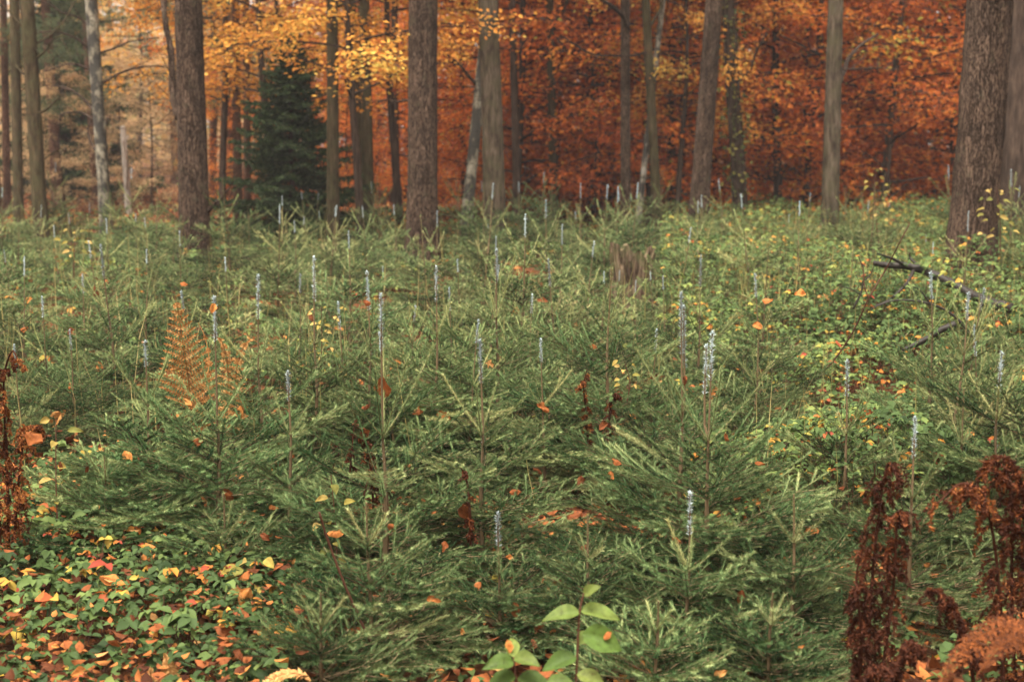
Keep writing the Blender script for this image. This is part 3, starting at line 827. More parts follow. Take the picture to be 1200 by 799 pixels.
# ------------------------------------------------------------------ the far wood (one mass) 
def build_far_wood():
    nr = np.random.default_rng(21)
    g = G()
    nt = 260
    th = nr.uniform(-.62, .62, nt); rr = nr.uniform(52, 125, nt)
    X, Y = rr * np.sin(th), rr * np.cos(th)
    H = nr.uniform(11, 20, nt)
    H = np.where(th < -.14, H * .62, H)
    prisms(g, np.stack([X, Y, np.zeros(nt) - .2], 1), np.stack([X + nr.normal(0, .4, nt), Y, H * .9], 1), nr.uniform(.08, .22, nt), np.full(nt, .05), 6, .3, 0)
    per = 260
    nb = 150                                     # same wood carried unseen round the viewer, added to block low sky light
    tb = nr.uniform(.75, 2 * np.pi - .75, nb); rb_ = nr.uniform(17, 40, nb)
    X = np.concatenate([X, rb_ * np.sin(tb)]); Y = np.concatenate([Y, rb_ * np.cos(tb) * .45 + np.where(np.cos(tb) > 0, 4, -2)])
    H = np.concatenate([H, nr.uniform(11, 17, nb)]); nt += nb
    C = np.repeat(np.stack([X, Y, H * .5], 1), per, 0)
    n = len(C)
    off = rand_dirs(nr, n) * (nr.random(n) ** .45)[:, None]
    gap = nr.normal(0, 1, (n, 3)) * .25
    P = C + off * np.stack([np.full(n, 2.7), np.full(n, 2.7), np.repeat(H * .5, per)], 1) + gap
    P[:, 2] = np.maximum(P[:, 2], .3)
    hue = np.repeat(nr.random(nt), per)
    leaves(g, P, rand_dirs(nr, n, -.7, .4), rand_dirs(nr, n), nr.uniform(.22, .5, n), nr.uniform(.14, .34, n), tint=np.clip(hue + nr.normal(0, .12, n), 0, 1), mat=1, fine=False)
    o = g.build("distant_woods", [M['dark_bark'], M['far']])
    o["kind"] = "stuff"
build_far_wood()

# ------------------------------------------------------------------ saplings
LEADS = [.36, .30, .22, .16]
def sapling_geo(seed, h, lead, width=1.0, dens=1250, nw=.0023, nlen=.0145, fine=True, tips=1, coat=.42, old=True, lean=0.0):
    """stem, boughs, coated tip of one young conifer of height h with a top shoot of length lead"""
    rng = random.Random(seed); nr = np.random.default_rng(seed)
    segs = []                                   # p0, p1, r0, r1, newness (older inner growth darker, partly as shade), needle multiplier
    def shoot(p, d, L, age, level, upc, new, tone=None):
        step = .05 if fine else .08
        n = max(2, int(round(L / step)))
        st = L / n
        pts, dirs = [p.copy()], []
        r0 = .0004 + .0006 * age
        hv = rng.gauss(0, .13) if tone is None else tone + rng.gauss(0, .035)
        for i in range(n):
            t0, t1 = i / n, (i + 1) / n
            dirs.append(d.copy())
            q = pts[-1] + d * st
            nn = new + (1 - new) * max(0, (t1 - .4) / .6) * .42
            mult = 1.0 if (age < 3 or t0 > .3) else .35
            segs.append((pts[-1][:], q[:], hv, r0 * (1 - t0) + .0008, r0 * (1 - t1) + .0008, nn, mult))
            pts.append(q)
            d = (d + Vector((rng.gauss(0, .014), rng.gauss(0, .014), upc * st + rng.gauss(0, .012)))).normalized()
        if age >= 2 and (level == 0 and L > .09 or level == 1 and L > .17):
            sp_ = (.056 if level == 0 else .075) if fine else .085
            t = (.2 if level == 0 else .25) + rng.uniform(0, .05)
            while t < .9:
                i = min(n - 1, int(t * n)); f = t * n - i
                pp = pts[i].lerp(pts[i + 1], f)
                dd = dirs[i]
                side = dd.cross(UP)
                side = side.normalized() if side.length > .1 else Vector((1, 0, 0))
                node = (abs((t * age) % 1.0 - .5) > .36)
                for sgn in (-1, 1):
                    if rng.random() < .1:
                        continue
                    an = rng.uniform(.68, .95)
                    e = (dd * math.cos(an) + side * sgn * math.sin(an) + UP * rng.gauss(.03, .06)).normalized()
                    l2 = ((1 - t) * L * .90 + .05) * rng.uniform(.65, 1.1) * (1.2 if node else .85)
                    if level == 1:
                        l2 *= .8
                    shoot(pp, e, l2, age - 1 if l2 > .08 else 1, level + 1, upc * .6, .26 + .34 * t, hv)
                t += sp_ / L * rng.uniform(.8, 1.25)
    # whorls
    rest = h - lead
    fr = [.37, .27, .20, .16]
    zs, z = [], rest
    for f in fr:
        zs.append(z); z -= rest * f * rng.uniform(.85, 1.1)
    zs.append(max(.06, z + rest * .04))
    k = (h / 1.05) ** .7 * width
    bl = [.28, .36, .43, .49, .52]
    el = [.82, .54, .34, .18, .04]
    for i, zw in enumerate(zs):
        n = rng.choice((4, 5, 5)) if i == 0 else rng.choice((5, 6, 7)) 
        a0 = rng.uniform(0, 6.28)
        for b in range(n):
            a = a0 + 6.283 * b / n + rng.gauss(0, .16)
            e = el[i] + rng.gauss(0, .12)
            L = bl[i] * k * rng.uniform(.75, 1.15)
            if i == 0:
                L *= lead / .40 * .6 + .45
            shoot(Vector((lean * zw, 0, zw + rng.uniform(-.012, .008))), Vector((math.cos(a) * math.cos(e), math.sin(a) * math.cos(e), math.sin(e))), L, min(i + 1, 4), 0 if i else 1, (1.1 if i == 0 else .5 if i < 3 else .35), .85 if i == 0 else .34)
        # shorter shoots between this whorl and the next one down
        if i < 4:
            for b in range((2 if i == 0 else rng.randint(2, 3))):
                a = rng.uniform(0, 6.28); zz = zs[i + 1] + (zw - zs[i + 1]) * rng.uniform(.2, .85)
                e = el[min(i + 1, 4)] + .15 + rng.gauss(0, .12)
                shoot(Vector((lean * zz, 0, zz)), Vector((math.cos(a) * math.cos(e), math.sin(a) * math.cos(e), math.sin(e))), bl[i] * k * rng.uniform(.35, .6), max(1, min(i + 1, 3)), 1 if i == 0 else 0, .5, .35)
    A = np.array([s[0] for s in segs]); B = np.array([s[1] for s in segs])
    ra = np.array([s[3] for s in segs]); rb = np.array([s[4] for s in segs]); hue = np.array([s[2] for s in segs])
    new = np.array([s[5] for s in segs]); mult = np.array([s[6] for s in segs])
    gb = G()
    prisms(gb, A, B, ra, rb, 3, np.clip(new * .95 + nr.normal(0, .08, len(A)), 0, 1), 0)

    def needles(g, A, B, dens_, lo, hi, w, ang, tint, mat, lift=.25, grow=None):
        ln = np.linalg.norm(B - A, axis=1)
        c = nr.poisson(ln * dens_)
        idx = np.repeat(np.arange(len(A)), c)
        n = len(idx)
        t = nr.random(n)[:, None]
        D = unit(B - A)[idx]
        P = A[idx] + (B - A)[idx] * t
        U, V = basis(D)
        ph = nr.uniform(0, 6.283, n)[:, None]
        rad = U * np.cos(ph) + V * np.sin(ph)
        an = nr.normal(ang, .14, n)[:, None]
        nd = unit(D * np.cos(an) + rad * np.sin(an) + np.array([[0, 0, lift]]) * nr.random((n, 1)))
        Sx = unit(np.cross(nd, rad + .35 * rand_dirs(nr, n)))
        L = nr.uniform(lo, hi, n)[:, None] * (grow[idx][:, None] if grow is not None else 1)
        W = w * nr.uniform(.75, 1.25, n)[:, None]
        vv = np.stack([P - Sx * W * .5, P + Sx * W * .5, P + nd * L], 1).reshape(-1, 3)
        g.add(vv, tris=np.arange(n * 3).reshape(-1, 3), tint=tint(idx, n), mat=mat)

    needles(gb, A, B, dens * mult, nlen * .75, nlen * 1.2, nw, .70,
            lambda idx, n: np.clip(.06 + new[idx] * .68 + hue[idx] + nr.normal(0, .08, n), 0, 1), 1, grow=.85 + .45 * new)  # old inner needles are darker, deepened further to suggest shade within boughs
    # stem
    gs = G()
    zz = np.array([-.05, .02] + list(np.linspace(.06, rest, 12)) + [h - .01])
    sway = .006 * np.sin(zz * 9 + seed)
    stem_pts = np.stack([sway + lean * zz, np.zeros_like(zz), zz], 1)
    rad = np.interp(zz, [0, rest, h], [.012 * h / 1.05 + .002, .0042, .0024])
    tube(gs, stem_pts, rad, k=6, tint=.35)
    top = stem_pts[-1]
    joint = np.array([np.interp(rest, zz, stem_pts[:, 0]), 0, rest])
    # needles on the bare part of the leader
    L_tip = lead * coat
    c0 = top + (joint - top) * (coat if tips else 0)
    needles(gs, joint[None], c0[None], (520 if tips else 1300) if fine else 260, .011, .017, nw * 1.0, .5 if tips else .75, lambda idx, n: np.clip(nr.normal(.62, .2, n), 0, 1), 1, 0)
    # older internodes keep sparse needles
    needles(gs, np.array([[stem_pts[0][0], 0, .1]]), joint[None], 700 if fine else 150, .011, .018, nw, .8, lambda idx, n: nr.random(n) * .5, 1, 0)
    gt = None
    if tips:
        gt = G()
        for tnum in range(tips):
            if tnum == 0:
                b, e = c0, top
            else:
                off = np.array([.022 * (1 if tnum % 2 else -1), .01, -.03 * tnum])
                b, e = c0 + off - np.array([0, 0, .02]), top + off * np.array([1, 1, 1.6])
                tube(gs, [joint, joint * .6 + b * .4 + off * .4, b, e], [.005, .004, .0035, .003], k=5, tint=.4)
            n = 7
            pts = b[None] + (e - b)[None] * np.linspace(0, 1, n)[:, None]
            tube(gt, pts, np.array([.0022, .0026, .0028, .0028, .0028, .0028, .0022]) * (1 if fine else 1.3), k=6, tint=.35, wob=.15, rng=nr)
            needles(gt, pts[:-1], pts[1:], 2000 if fine else 520, .008, .0165, nw * 1.0, 1.15, lambda idx, m: np.clip(nr.normal(.55, .3, m), 0, 1), 0, .1)
            # the clotted bud at the top
            needles(gt, e[None] - (e - b)[None] * .06, e[None] + np.array([[0, 0, .006]]), 3500 if fine else 900, .006, .012, nw * 1.3, .9, lambda idx, m: np.clip(nr.normal(.75, .2, m), 0, 1), 0, .3)
    go = None
    if old:
        go = G()
        z1 = rest - .012; z0 = rest - min(.16, rest * .3)
        b = np.array([np.interp(z0, zz, stem_pts[:, 0]), 0, z0]); e = np.array([np.interp(z1, zz, stem_pts[:, 0]), 0, z1])
        needles(go, b[None], e[None], 1000 if fine else 380, .007, .014, nw * 1.05, 1.0, lambda idx, n: np.clip(nr.normal(.5, .25, n), 0, 1), 0, .1)
    return gs, gb, gt, go

def sapling_build(seed, h, lead, name="conifer_sapling", **kw):
    gs, gb, gt, go = sapling_geo(seed, h, lead, **kw)
    root = empty(name, (0, 0, 0), "x", "sapling", "conifer saplings of the plantation")
    st = adopt(root, gs.build("stem", [M['twig'], M['needle']]))
    if go:
        adopt(st, go.build("faded_coating", [M['coat_old']]))
    adopt(root, gb.build("boughs", [M['twig'], M['needle']]))
    if gt:
        adopt(root, gt.build("coated_tip", [M['coat']]))
    return root

def put(root, x, y, rot, sxy=1.0, sz=1.0, tilt=(0, 0)):
    root.location = (x, y, float(terr(x, y)))
    root.rotation_euler = (tilt[0], tilt[1], rot)
    root.scale = (sxy, sxy, sz)

NEAR = [
    # photo x of top, y of top, distance, lead (m), width, tips, coat share, label
    (449, 343, 4.80, .50, 1.0, 1, .40, "tallest sapling in front left of centre with a long white-coated leader"),
    (565, 397, 5.00, .34, 1.0, 1, .46, "sapling right of the tallest front one, an orange maple leaf by its white tip"),
    (585, 598, 4.25, .20, .95, 1, .55, "low front sapling whose pale blue tip barely clears the boughs, near the bottom centre"),
    (808, 575, 4.20, .25, 1.05, 1, .55, "low front sapling with a short pale blue tip below the double-tipped saplings"),
    (803, 341, 4.95, .44, 1.05, 2, .50, "tall sapling with two white tips side by side, the taller of the double-tipped pair"),
    (832, 386, 4.65, .37, 1.15, 2, .45, "broad sapling with two staggered white tips, the lower of the double-tipped pair"),
    (1073, 486, 4.50, .28, 1.0, 1, .50, "sapling behind the wilted brown bracken with a thick furry white tip"),
    (1171, 411, 5.30, .26, 1.05, 1, .62, "sapling near the right edge with a furry white tip below the dead branch"),
    (996, 420, 5.60, .30, 1.0, 1, .50, "sapling with a slim grey-white tip among the brambles left of the furry-tipped ones"),
    (249, 346, 5.30, .48, 1.0, 1, .36, "sapling just right of the orange bracken frond with a tall white-tipped leader"),
    (301, 321, 6.00, .42, .95, 1, .45, "sapling behind and right of the one beside the bracken frond, slim white tip"),
    (337, 434, 5.10, .24, .95, 1, .45, "short-tipped sapling left of the tallest front one"),
    (366, 300, 6.30, .40, 1.0, 1, .50, "sapling with white tip above yellow weeds, behind the short-tipped one"),
    (433, 317, 6.50, .36, .95, 1, .50, "faintly grey-tipped sapling just behind the tallest front one"),
    (507, 311, 6.60, .33, 1.0, 1, .52, "sapling with an upright white tip below the central thick pine"),
    (583, 291, 6.90, .34, 1.05, 1, .50, "sapling with slim blue-white tip and wide raised arms below the smooth grey trunk"),
    (711, 312, 6.40, .26, 1.2, 0, .40, "uncoated sapling with a dark bare stem in front of the stump"),
    (170, 398, 5.55, .26, 1.25, 1, .40, "wide dark-based sapling left of the bracken frond, grey-green leader"),
    (120, 520, 5.20, .14, 1.6, 0, .40, "low bushy sapling without coated tip above the leaf litter on the left"),
    (1130, 452, 5.60, .24, 1.3, 0, .40, "bushy sapling without coated tip left of the furry tip at the right edge"),
    (1222, 345, 5.40, .30, 1.2, 0, .40, "sapling at the right border sending long boughs into the picture"),
    (430, 585, 4.15, .14, 1.2, 0, .40, "low bushy sapling without tip below the tallest front one"),
    (690, 600, 4.30, .14, 1.2, 0, .40, "low spreading sapling between the two low blue-tipped ones"),
    (930, 575, 4.25, .16, 1.2, 0, .40, "low spreading sapling left of the wilted brown bracken"),
    (885, 395, 6.80, .22, 1.25, 0, .40, "dark bushy sapling among brambles right of the double-tipped pair"),
    (375, 690, 3.80, .10, 1.25, 0, .40, "lowest sapling by the bottom edge under the leaning dry stalk"),
    (768, 700, 3.80, .10, 1.25, 0, .40, "low sapling by the bottom edge just right of the big-leaved seedling"),
    (905, 690, 3.85, .10, 1.25, 0, .40, "low sapling by the bottom edge against the withered bracken column"),
    (262, 575, 4.75, .16, 1.4, 0, .40, "low sapling under the one beside the bracken frond"),
]
for i, (u, v, d, lead, wd, tips, coat, lab) in enumerate(NEAR):
    pt = at(u, v, d)
    h = pt.z - float(terr(pt.x, d))
    lead = min(lead, h * .5)
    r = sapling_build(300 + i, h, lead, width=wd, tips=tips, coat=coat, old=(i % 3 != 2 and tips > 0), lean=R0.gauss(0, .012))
    put(r, pt.x, d, R0.uniform(0, 6.28) if abs(r.rotation_euler[2]) < 9 else 0)
    r["label"] = lab
    bl = [c for c in r.children]

PROTO_MID = [sapling_build(500 + i, 1.0, ld, dens=800, nw=.0032, nlen=.0155, fine=True, tips=tp, coat=ct, old=(i % 2 == 0), width=wd)
             for i, (ld, tp, ct, wd) in enumerate(((.38, 1, .5, 1), (.30, 1, .45, 1.15), (.34, 0, .4, 1.1), (.26, 1, .6, 1.05), (.40, 1, .35, .95)))]
PROTO_FAR = [sapling_build(520 + i, 1.0, ld, dens=270, nw=.0062, nlen=.020, fine=False, tips=tp, coat=ct, old=False, width=wd)
             for i, (ld, tp, ct, wd) in enumerate(((.38, 1, .40, 1), (.32, 1, .42, 1.15), (.34, 0, .4, 1.1), (.36, 1, .32, 1.05)))]

PLACED = [(at(u, v, d).x, d) for u, v, d, *_ in NEAR]
USED = {}
AUTO = []
def place_copy(protos, idx, x, y, h, rot, sxy=None):
    src = protos[idx]
    if src.name not in USED:
        USED[src.name] = True
        r = src
    else:
        r = copy_tree(src)
    s = h
    put(r, x, y, rot, sxy or s, s, (R0.gauss(0, .055), R0.gauss(0, .055)))
    AUTO.append((r, x, y, h))
    PLACED.append((x, y))
    return r

TIPPED_FAR, TIPPED_MID = [0, 1, 3], [0, 1, 3, 4]
# those whose tips can be located in the photograph
for (u, v, d) in ((610, 250, 9.0), (52, 346, 7.0), (132, 285, 7.6), (1100, 318, 6.9), (1122, 342, 6.4), (1131, 335, 7.4), (885, 226, 12.5), (898, 320, 7.6), (820, 299, 8.2),
                  (706, 216, 13.5), (722, 218, 14.5), (735, 212, 14.0), (642, 233, 12.0), (565, 214, 13.0), (322, 238, 12.0), (383, 240, 14.0), (392, 243, 15.0), (345, 258, 12.5),
                  (408, 270, 9.5), (465, 240, 15.0), (508, 246, 13.0), (85, 250, 15.0), (66, 264, 13.0), (126, 255, 12.0), (43, 240, 15.5), (1192, 185, 15.0), (1133, 245, 10.5),
                  (208, 270, 11.0), (166, 292, 9.5), (478, 357, 7.6), (530, 336, 8.0), (430, 240, 14.5), (570, 310, 8.8), (655, 262, 10.5), (655, 300, 8.2), (792, 265, 11.5), (683, 282, 9.5),
                  (268, 300, 9.0), (348, 320, 8.0), (945, 225, 17.0), (95, 320, 8.2), (20, 300, 8.8), (120, 280, 10.0), (225, 340, 7.0), (620, 345, 7.4), (760, 385, 6.6), (405, 352, 7.0), (465, 385, 6.2), (545, 372, 6.4),
                  (722, 316, 10.6), (745, 328, 9.6), (768, 318, 10.9), (704, 318, 9.3), (782, 322, 9.8), (20, 400, 6.4), (85, 385, 6.6), (640, 395, 6.1), (1160, 380, 6.6)):
    pt = at(u, v, d)
    h = min(1.35, max(.42, pt.z - float(terr(pt.x, d))))
    if d < 8.6:
        place_copy(PROTO_MID, TIPPED_MID[R0.randrange(4)], pt.x, d, h, R0.uniform(0, 6.28))
    else:
        place_copy(PROTO_FAR, TIPPED_FAR[R0.randrange(3)], pt.x, d, h, R0.uniform(0, 6.28))
# the rest of the planting, to the foot of the old trees
rs = random.Random(77)
tries = 0
while tries < 6000 and len(AUTO) < 250:
    tries += 1
    d = 6.0 + 14.0 * rs.random() ** .75
    u = rs.uniform(-110, 1310)
    # brambles take the right-hand middle
    if u > 790 + 6 * (d - 8) and d > 6.3 and not (u > 1120 and d < 8.5):
        if rs.random() < .90:
            continue
    x = x_at(u, d, .6)
    if 690 < u < 790 and 7.0 < d < 12.8:
        continue
    md = .78 if d < 9 else .84
    if any((x - a) ** 2 + (d - b) ** 2 < md * md for a, b in PLACED):
        continue
    h = rs.uniform(.58, 1.08) + (.3 * rs.random() if rs.random() < .3 else 0)
    if d < 8.6:
        place_copy(PROTO_MID, rs.randrange(5), x, d, h, rs.uniform(0, 6.28), h * rs.uniform(.85, 1.05))
    else:
        place_copy(PROTO_FAR, rs.choice((0, 1, 2, 2, 2, 3)), x, d, h, rs.uniform(0, 6.28), h * rs.uniform(.9, 1.12))
# any prototype that was never used
for pr in PROTO_MID + PROTO_FAR:
    if pr.name not in USED:
        place_copy([pr], 0, x_at(200, 9, .6), 9.9, .8, 0)

def label_autos():
    bands = ((0, 7.2, "front"), (7.2, 9.4, "middle"), (9.4, 12.5, "back"), (12.5, 99, "farthest"))
    b = {}
    for r, x, y, h in AUTO:
        u, _ = px_of((x, y, h))
        nm = next(n for lo, hi, n in bands if lo <= y < hi)
        b.setdefault((mark_of(u), nm), []).append((u, r, h, y))
    for (mk, nm), lst in b.items():
        lst.sort(key=lambda t: t[0])
        for i, (u, r, h, y) in enumerate(lst):
            tipped = any(c.name.startswith("coated_tip") for c in kids(r))
            kind = "pale-tipped" if tipped else "uncoated"
            if len(lst) == 1:
                r["label"] = f"only {kind} sapling in the {nm} rows before {mk}"
            else:
                r["label"] = f"{kind} sapling, {ORD[i]} from left, {nm} rows before {mk}"
label_autos()

# ------------------------------------------------------------------ ground cover (uncountable)
def hum(x, y):
    return .5 + .5 * np.sin(1.7 * x + 2.1 * np.sin(.9 * y)) * np.sin(1.4 * y + 1.3 * np.sin(1.1 * x + .7))

def build_bramble():
    nr = np.random.default_rng(31)
    g = G()
    def region(n, d0, d1, u0, u1, hmax, L0, L1, shift, fine, trif=True, aut_share=.06):
        d = np.sqrt(nr.uniform(d0 ** 2, d1 ** 2, n)); u = nr.uniform(u0, u1, n)
        x = (u - 600) / FPX * d
        hh = hum(x * 1.3, d * 1.3)
        keep = nr.random(n) < (.35 + .65 * hh)
        x, d, hh = x[keep], d[keep], hh[keep]
        m = len(x)
        z = terr(x, d) + hmax * (.25 + .75 * hh) * np.sqrt(nr.random(m))
        P = np.stack([x, d, z], 1)
        a = nr.uniform(0, 6.283, m)
        patch = .08 * np.sin(2.3 * x + 1.1 * d) + .06 * np.sin(5 * d - 3 * x)
        tint = np.clip(.42 + shift + patch + nr.normal(0, .16, m), 0, .83)
        aut = nr.random(m)
        tint = np.where(aut < aut_share, nr.uniform(.84, 1, m) ** .8, tint)
        k = 3 if trif else 1
        big = nr.random(m) ** 2.2 * 1.5
        tint = np.clip(tint + .16 * (hum(x * 4 + 3, d * 4) - .5) * (tint < .84), 0, 1)
        for j in range(k):
            aj = a + (j - 1) * 1.15 + nr.normal(0, .15, m)
            D = np.stack([np.cos(aj), np.sin(aj), nr.normal(-.15, .3, m)], 1)
            Nn = np.stack([nr.normal(0, .35, m), nr.normal(-.25, .35, m), np.ones(m)], 1)
            L = (L0 + (L1 - L0) * big) * (1.15 if j == 1 else .9)
            leaves(g, P, D, Nn, L, L * nr.uniform(.55, .72, m), curl=nr.uniform(.05, .3, m), fold=.25, tint=np.clip(tint + nr.normal(0, .03, m), 0, 1), fine=fine)
        # thin stems
        s = slice(0, m // 5)
        prisms(g, np.stack([x[s] + nr.normal(0, .06, len(x[s])), d[s] + nr.normal(0, .06, len(x[s])), terr(x[s], d[s]) - .01], 1), P[s], np.full(len(x[s]), .002), np.full(len(x[s]), .0014), 3, .25, 1)
    region(7000, 3.4, 6.2, -370, 330, .26, .022, .045, -.19, True, aut_share=.12)
    region(1000, 3.4, 5.4, 300, 1620, .14, .03, .05, -.08, True)
    region(26000, 5.4, 10.5, 800, 1600, .52, .022, .042, -.05, True, aut_share=.07)
    region(1800, 5.0, 9, -360, 820, .20, .03, .05, -.12, True)
    region(54000, 9.5, 24, 775, 1540, .72, .028, .048, -.01, False, aut_share=.07)
    region(12000, 9, 25, -360, 800, .35, .04, .065, .02, False)
    o = g.build("ground_cover", [M['bramble'], M['cane']], smooth=True)
    o["kind"] = "stuff"
build_bramble()

def build_litter():
    nr = np.random.default_rng(41)
    g = G()
    def region(n, d0, d1, u0, u1, zmax, L0, L1, fine):
        d = np.sqrt(nr.uniform(d0 ** 2, d1 ** 2, n)); x = (nr.uniform(u0, u1, n) - 600) / FPX * d
        z = terr(x, d) + .012 + zmax * nr.random(n) ** 2
        a = nr.uniform(0, 6.283, n)
        D = np.stack([np.cos(a), np.sin(a), nr.normal(0, .25, n)], 1)
        Nn = np.stack([nr.normal(0, .4, n), nr.normal(0, .4, n), np.ones(n)], 1)
        L = L0 + (L1 - L0) * nr.random(n) ** 1.8
        leaves(g, np.stack([x, d, z], 1), D, Nn, L, L * nr.uniform(.5, .8, n), curl=nr.normal(0, .25, n), fold=nr.choice([-.3, .3]), tint=np.clip(nr.normal(.37, .24, n), 0, 1), fine=fine)
    region(7200, 3.3, 6.4, -360, 340, .20, .018, .06, True)
    region(9500, 3.3, 7, 300, 1620, .06, .03, .07, True)
    region(17000, 6.5, 24, -400, 1600, .12, .05, .09, False)
    region(26000, 22, 42, -300, 1500, .10, .07, .13, False)
    o = g.build("leaf_litter", [M['litter']], smooth=True)
    o["kind"] = "stuff"
build_litter()

def build_grass():
    nr = np.random.default_rng(51)
    g = G()
    def region(n, d0, d1, u0, u1, h0, h1, w, lo, hi):
        d = np.sqrt(nr.uniform(d0 ** 2, d1 ** 2, n)); x = (nr.uniform(u0, u1, n) - 600) / FPX * d
        k = nr.random(n) < .25 + .75 * hum(x * 2 + 5, d * 2)
        x, d = x[k], d[k]; n = len(x)
        P = np.stack([x, d, terr(x, d)], 1)
        a = nr.uniform(0, 6.283, n); s = nr.uniform(.05, .6, n)
        D = np.stack([np.cos(a) * s, np.sin(a) * s, np.ones(n)], 1)
        leaves(g, P, D, np.stack([np.cos(a), np.sin(a), np.zeros(n) + .1], 1), nr.uniform(h0, h1, n), w, curl=nr.uniform(0, .5, n), fold=.004, tint=nr.uniform(lo, hi, n), fine=True)
    region(1600, 9, 22, -60, 1260, .3, .75, .007, 0, .8)
    region(420, 5.5, 9, -60, 1260, .3, .7, .004, 0, .8)
    region(2500, 10, 24, 780, 1260, .35, .75, .008, 0, .5)
    o = g.build("dry_grass", [M['grass']])
    o["kind"] = "stuff"
build_grass()

# ------------------------------------------------------------------ stump, dead branches, canes
def build_stump():
    d = 12.6
    c = at(740, 340, d); x = c.x
    z0 = float(terr(x, d)); top = at(740, 284, d).z - z0
    root = empty("tree_stump", (x, d, z0), "rotten brown stump with a splintered top among the saplings", "stump")
    nr = np.random.default_rng(6)
    k = 40; a = np.arange(k) * 2 * np.pi / k
    R = 25 * d / FPX
    rag = np.interp(a, np.linspace(0, 2 * np.pi, 15), np.append(nr.uniform(.72, 1.0, 14), .9)) + nr.normal(0, .008, k)
    rag[(a > 2.9) & (a < 4.0)] = 1.0
    zs = np.linspace(-.1, 1, 12)
    V = []
    lob = 1 + .08 * np.sin(5 * a + 1) + .05 * np.sin(11 * a)
    for t in zs:
        z = np.minimum(t, rag) * top
        r = R * (1.25 - .25 * min(1, max(0, t) * 2)) * lob * (1 + nr.normal(0, .012, k))
        V.append(np.stack([r * np.cos(a), r * np.sin(a), z], 1))
    for t in (1, .6, .1):
        r = R * .82 * lob * (.9 if t < 1 else 1)
        V.append(np.stack([r * np.cos(a), r * np.sin(a), np.minimum(t, rag) * top - (.02 if t == 1 else 0)], 1))
    n = len(V); i = np.arange(k); j = (i + 1) % k
    q = (np.stack([i, j, j + k, i + k], 1)[None] + (np.arange(n - 1) * k)[:, None, None]).reshape(-1, 4)
    g = G(); g.add(np.concatenate(V), quads=q)
    adopt(root, g.build("shell", M['stump'], smooth=False))
    for s in range(9):
        g2 = G()
        aa = nr.uniform(0, 6.28) if s > 2 else 3.4 + s * .5
        p = Vector((R * .93 * math.cos(aa), R * .93 * math.sin(aa), top * nr.uniform(.45, .6)))
        tube(g2, [p, p + Vector((nr.normal(0, .01), 0, top * .25)), p + Vector((nr.normal(0, .03), 0, top * nr.uniform(.3, .48)))], [.016, .010, .003], k=5, wob=.2)
        adopt(root, g2.build("splinter", M['stump']))
build_stump()

def px_path(pts):
    return [at(u, v, d) for u, v, d in pts]

def dead_branch(name, label, cat, main, r0, r1, twigs, mat='wood_dark'):
    root = None
    path = smooth_path(px_path(main), 6)
    base = path[0].copy()
    root = empty(name, base, label, cat)
    g = G()
    tube(g, [p - base for p in path], np.linspace(r0, r1, len(path)), k=9, wob=.09, tint=.5)
    adopt(root, g.build("limb", M[mat], smooth=True))
    for pts, a, b in twigs:
        g = G()
        pp = smooth_path(px_path(pts), 5)
        tube(g, [p - base for p in pp], np.linspace(a, b, len(pp)), k=6, wob=.08, tint=.5)
        adopt(root, g.build("twig", M[mat], smooth=True))
    return root
dead_branch("fallen_branch", "wet black dead branch lying over the brambles beside the massive leaning pine", "branch",
            [(1186, 362, 9.7), (1150, 352, 9.8), (1118, 334, 9.9), (1085, 318, 10.0), (1062, 312, 10.05), (1040, 311, 10.1), (1024, 308, 10.1)], .042, .017,
            [([(1062, 312, 10.05), (1050, 305, 10.0), (1040, 301, 9.95), (1028, 297, 9.9)], .016, .005),
             ([(1072, 314, 10.05), (1064, 330, 9.9), (1050, 345, 9.8), (1038, 354, 9.75), (1026, 358, 9.7)], .014, .006),
             ([(1085, 318, 10.0), (1068, 304, 10.2), (1066, 296, 10.2)], .012, .005)])
dead_branch("fallen_branch", "short dark stick half buried in brambles below the wet black branch", "branch",
            [(1120, 380, 8.4), (1104, 386, 8.4), (1088, 396, 8.4), (1070, 405, 8.4), (1058, 410, 8.4)], .022, .012, [])
dead_branch("fallen_branch", "thin forked dead twig sticking out of the brambles left of the wet black branch", "branch",
            [(1000, 362, 9.2), (1010, 340, 9.2), (1012, 318, 9.2), (1006, 300, 9.2)], .008, .003, [([(1011, 330, 9.2), (1020, 322, 9.2), (1026, 306, 9.2)], .005, .002), ([(1008, 345, 9.2), (996, 338, 9.2), (984, 336, 9.2)], .005, .002)])
dead_branch("fallen_branch", "thin dark twig bowed over the brambles beneath the wet black branch", "branch",
            [(1150, 410, 8.8), (1120, 372, 8.8), (1090, 356, 8.8), (1050, 352, 8.8), (1020, 362, 8.8)], .010, .004, [([(1090, 356, 8.8), (1078, 340, 8.8), (1060, 332, 8.8)], .006, .002)])
dead_branch("bramble_cane", "long thin reddish cane arching up out of the brambles left of the dead branch", "plant",
            [(948, 448, 8.2), (975, 425, 8.1), (1000, 388, 8.0), (1018, 350, 7.9), (1038, 316, 7.9), (1054, 285, 7.8), (1066, 262, 7.8)], .0055, .003,
            [([(1018, 350, 7.9), (1013, 335, 7.9), (1012, 318, 7.9), (1009, 310, 7.9)], .004, .002)], 'cane')
dead_branch("dry_stalk", "thin dry brown stalk leaning left across the low front boughs", "plant",
            [(438, 760, 4.0), (420, 722, 3.98), (402, 680, 3.95), (385, 635, 3.93), (374, 600, 3.9)], .0045, .003, [], 'cane')

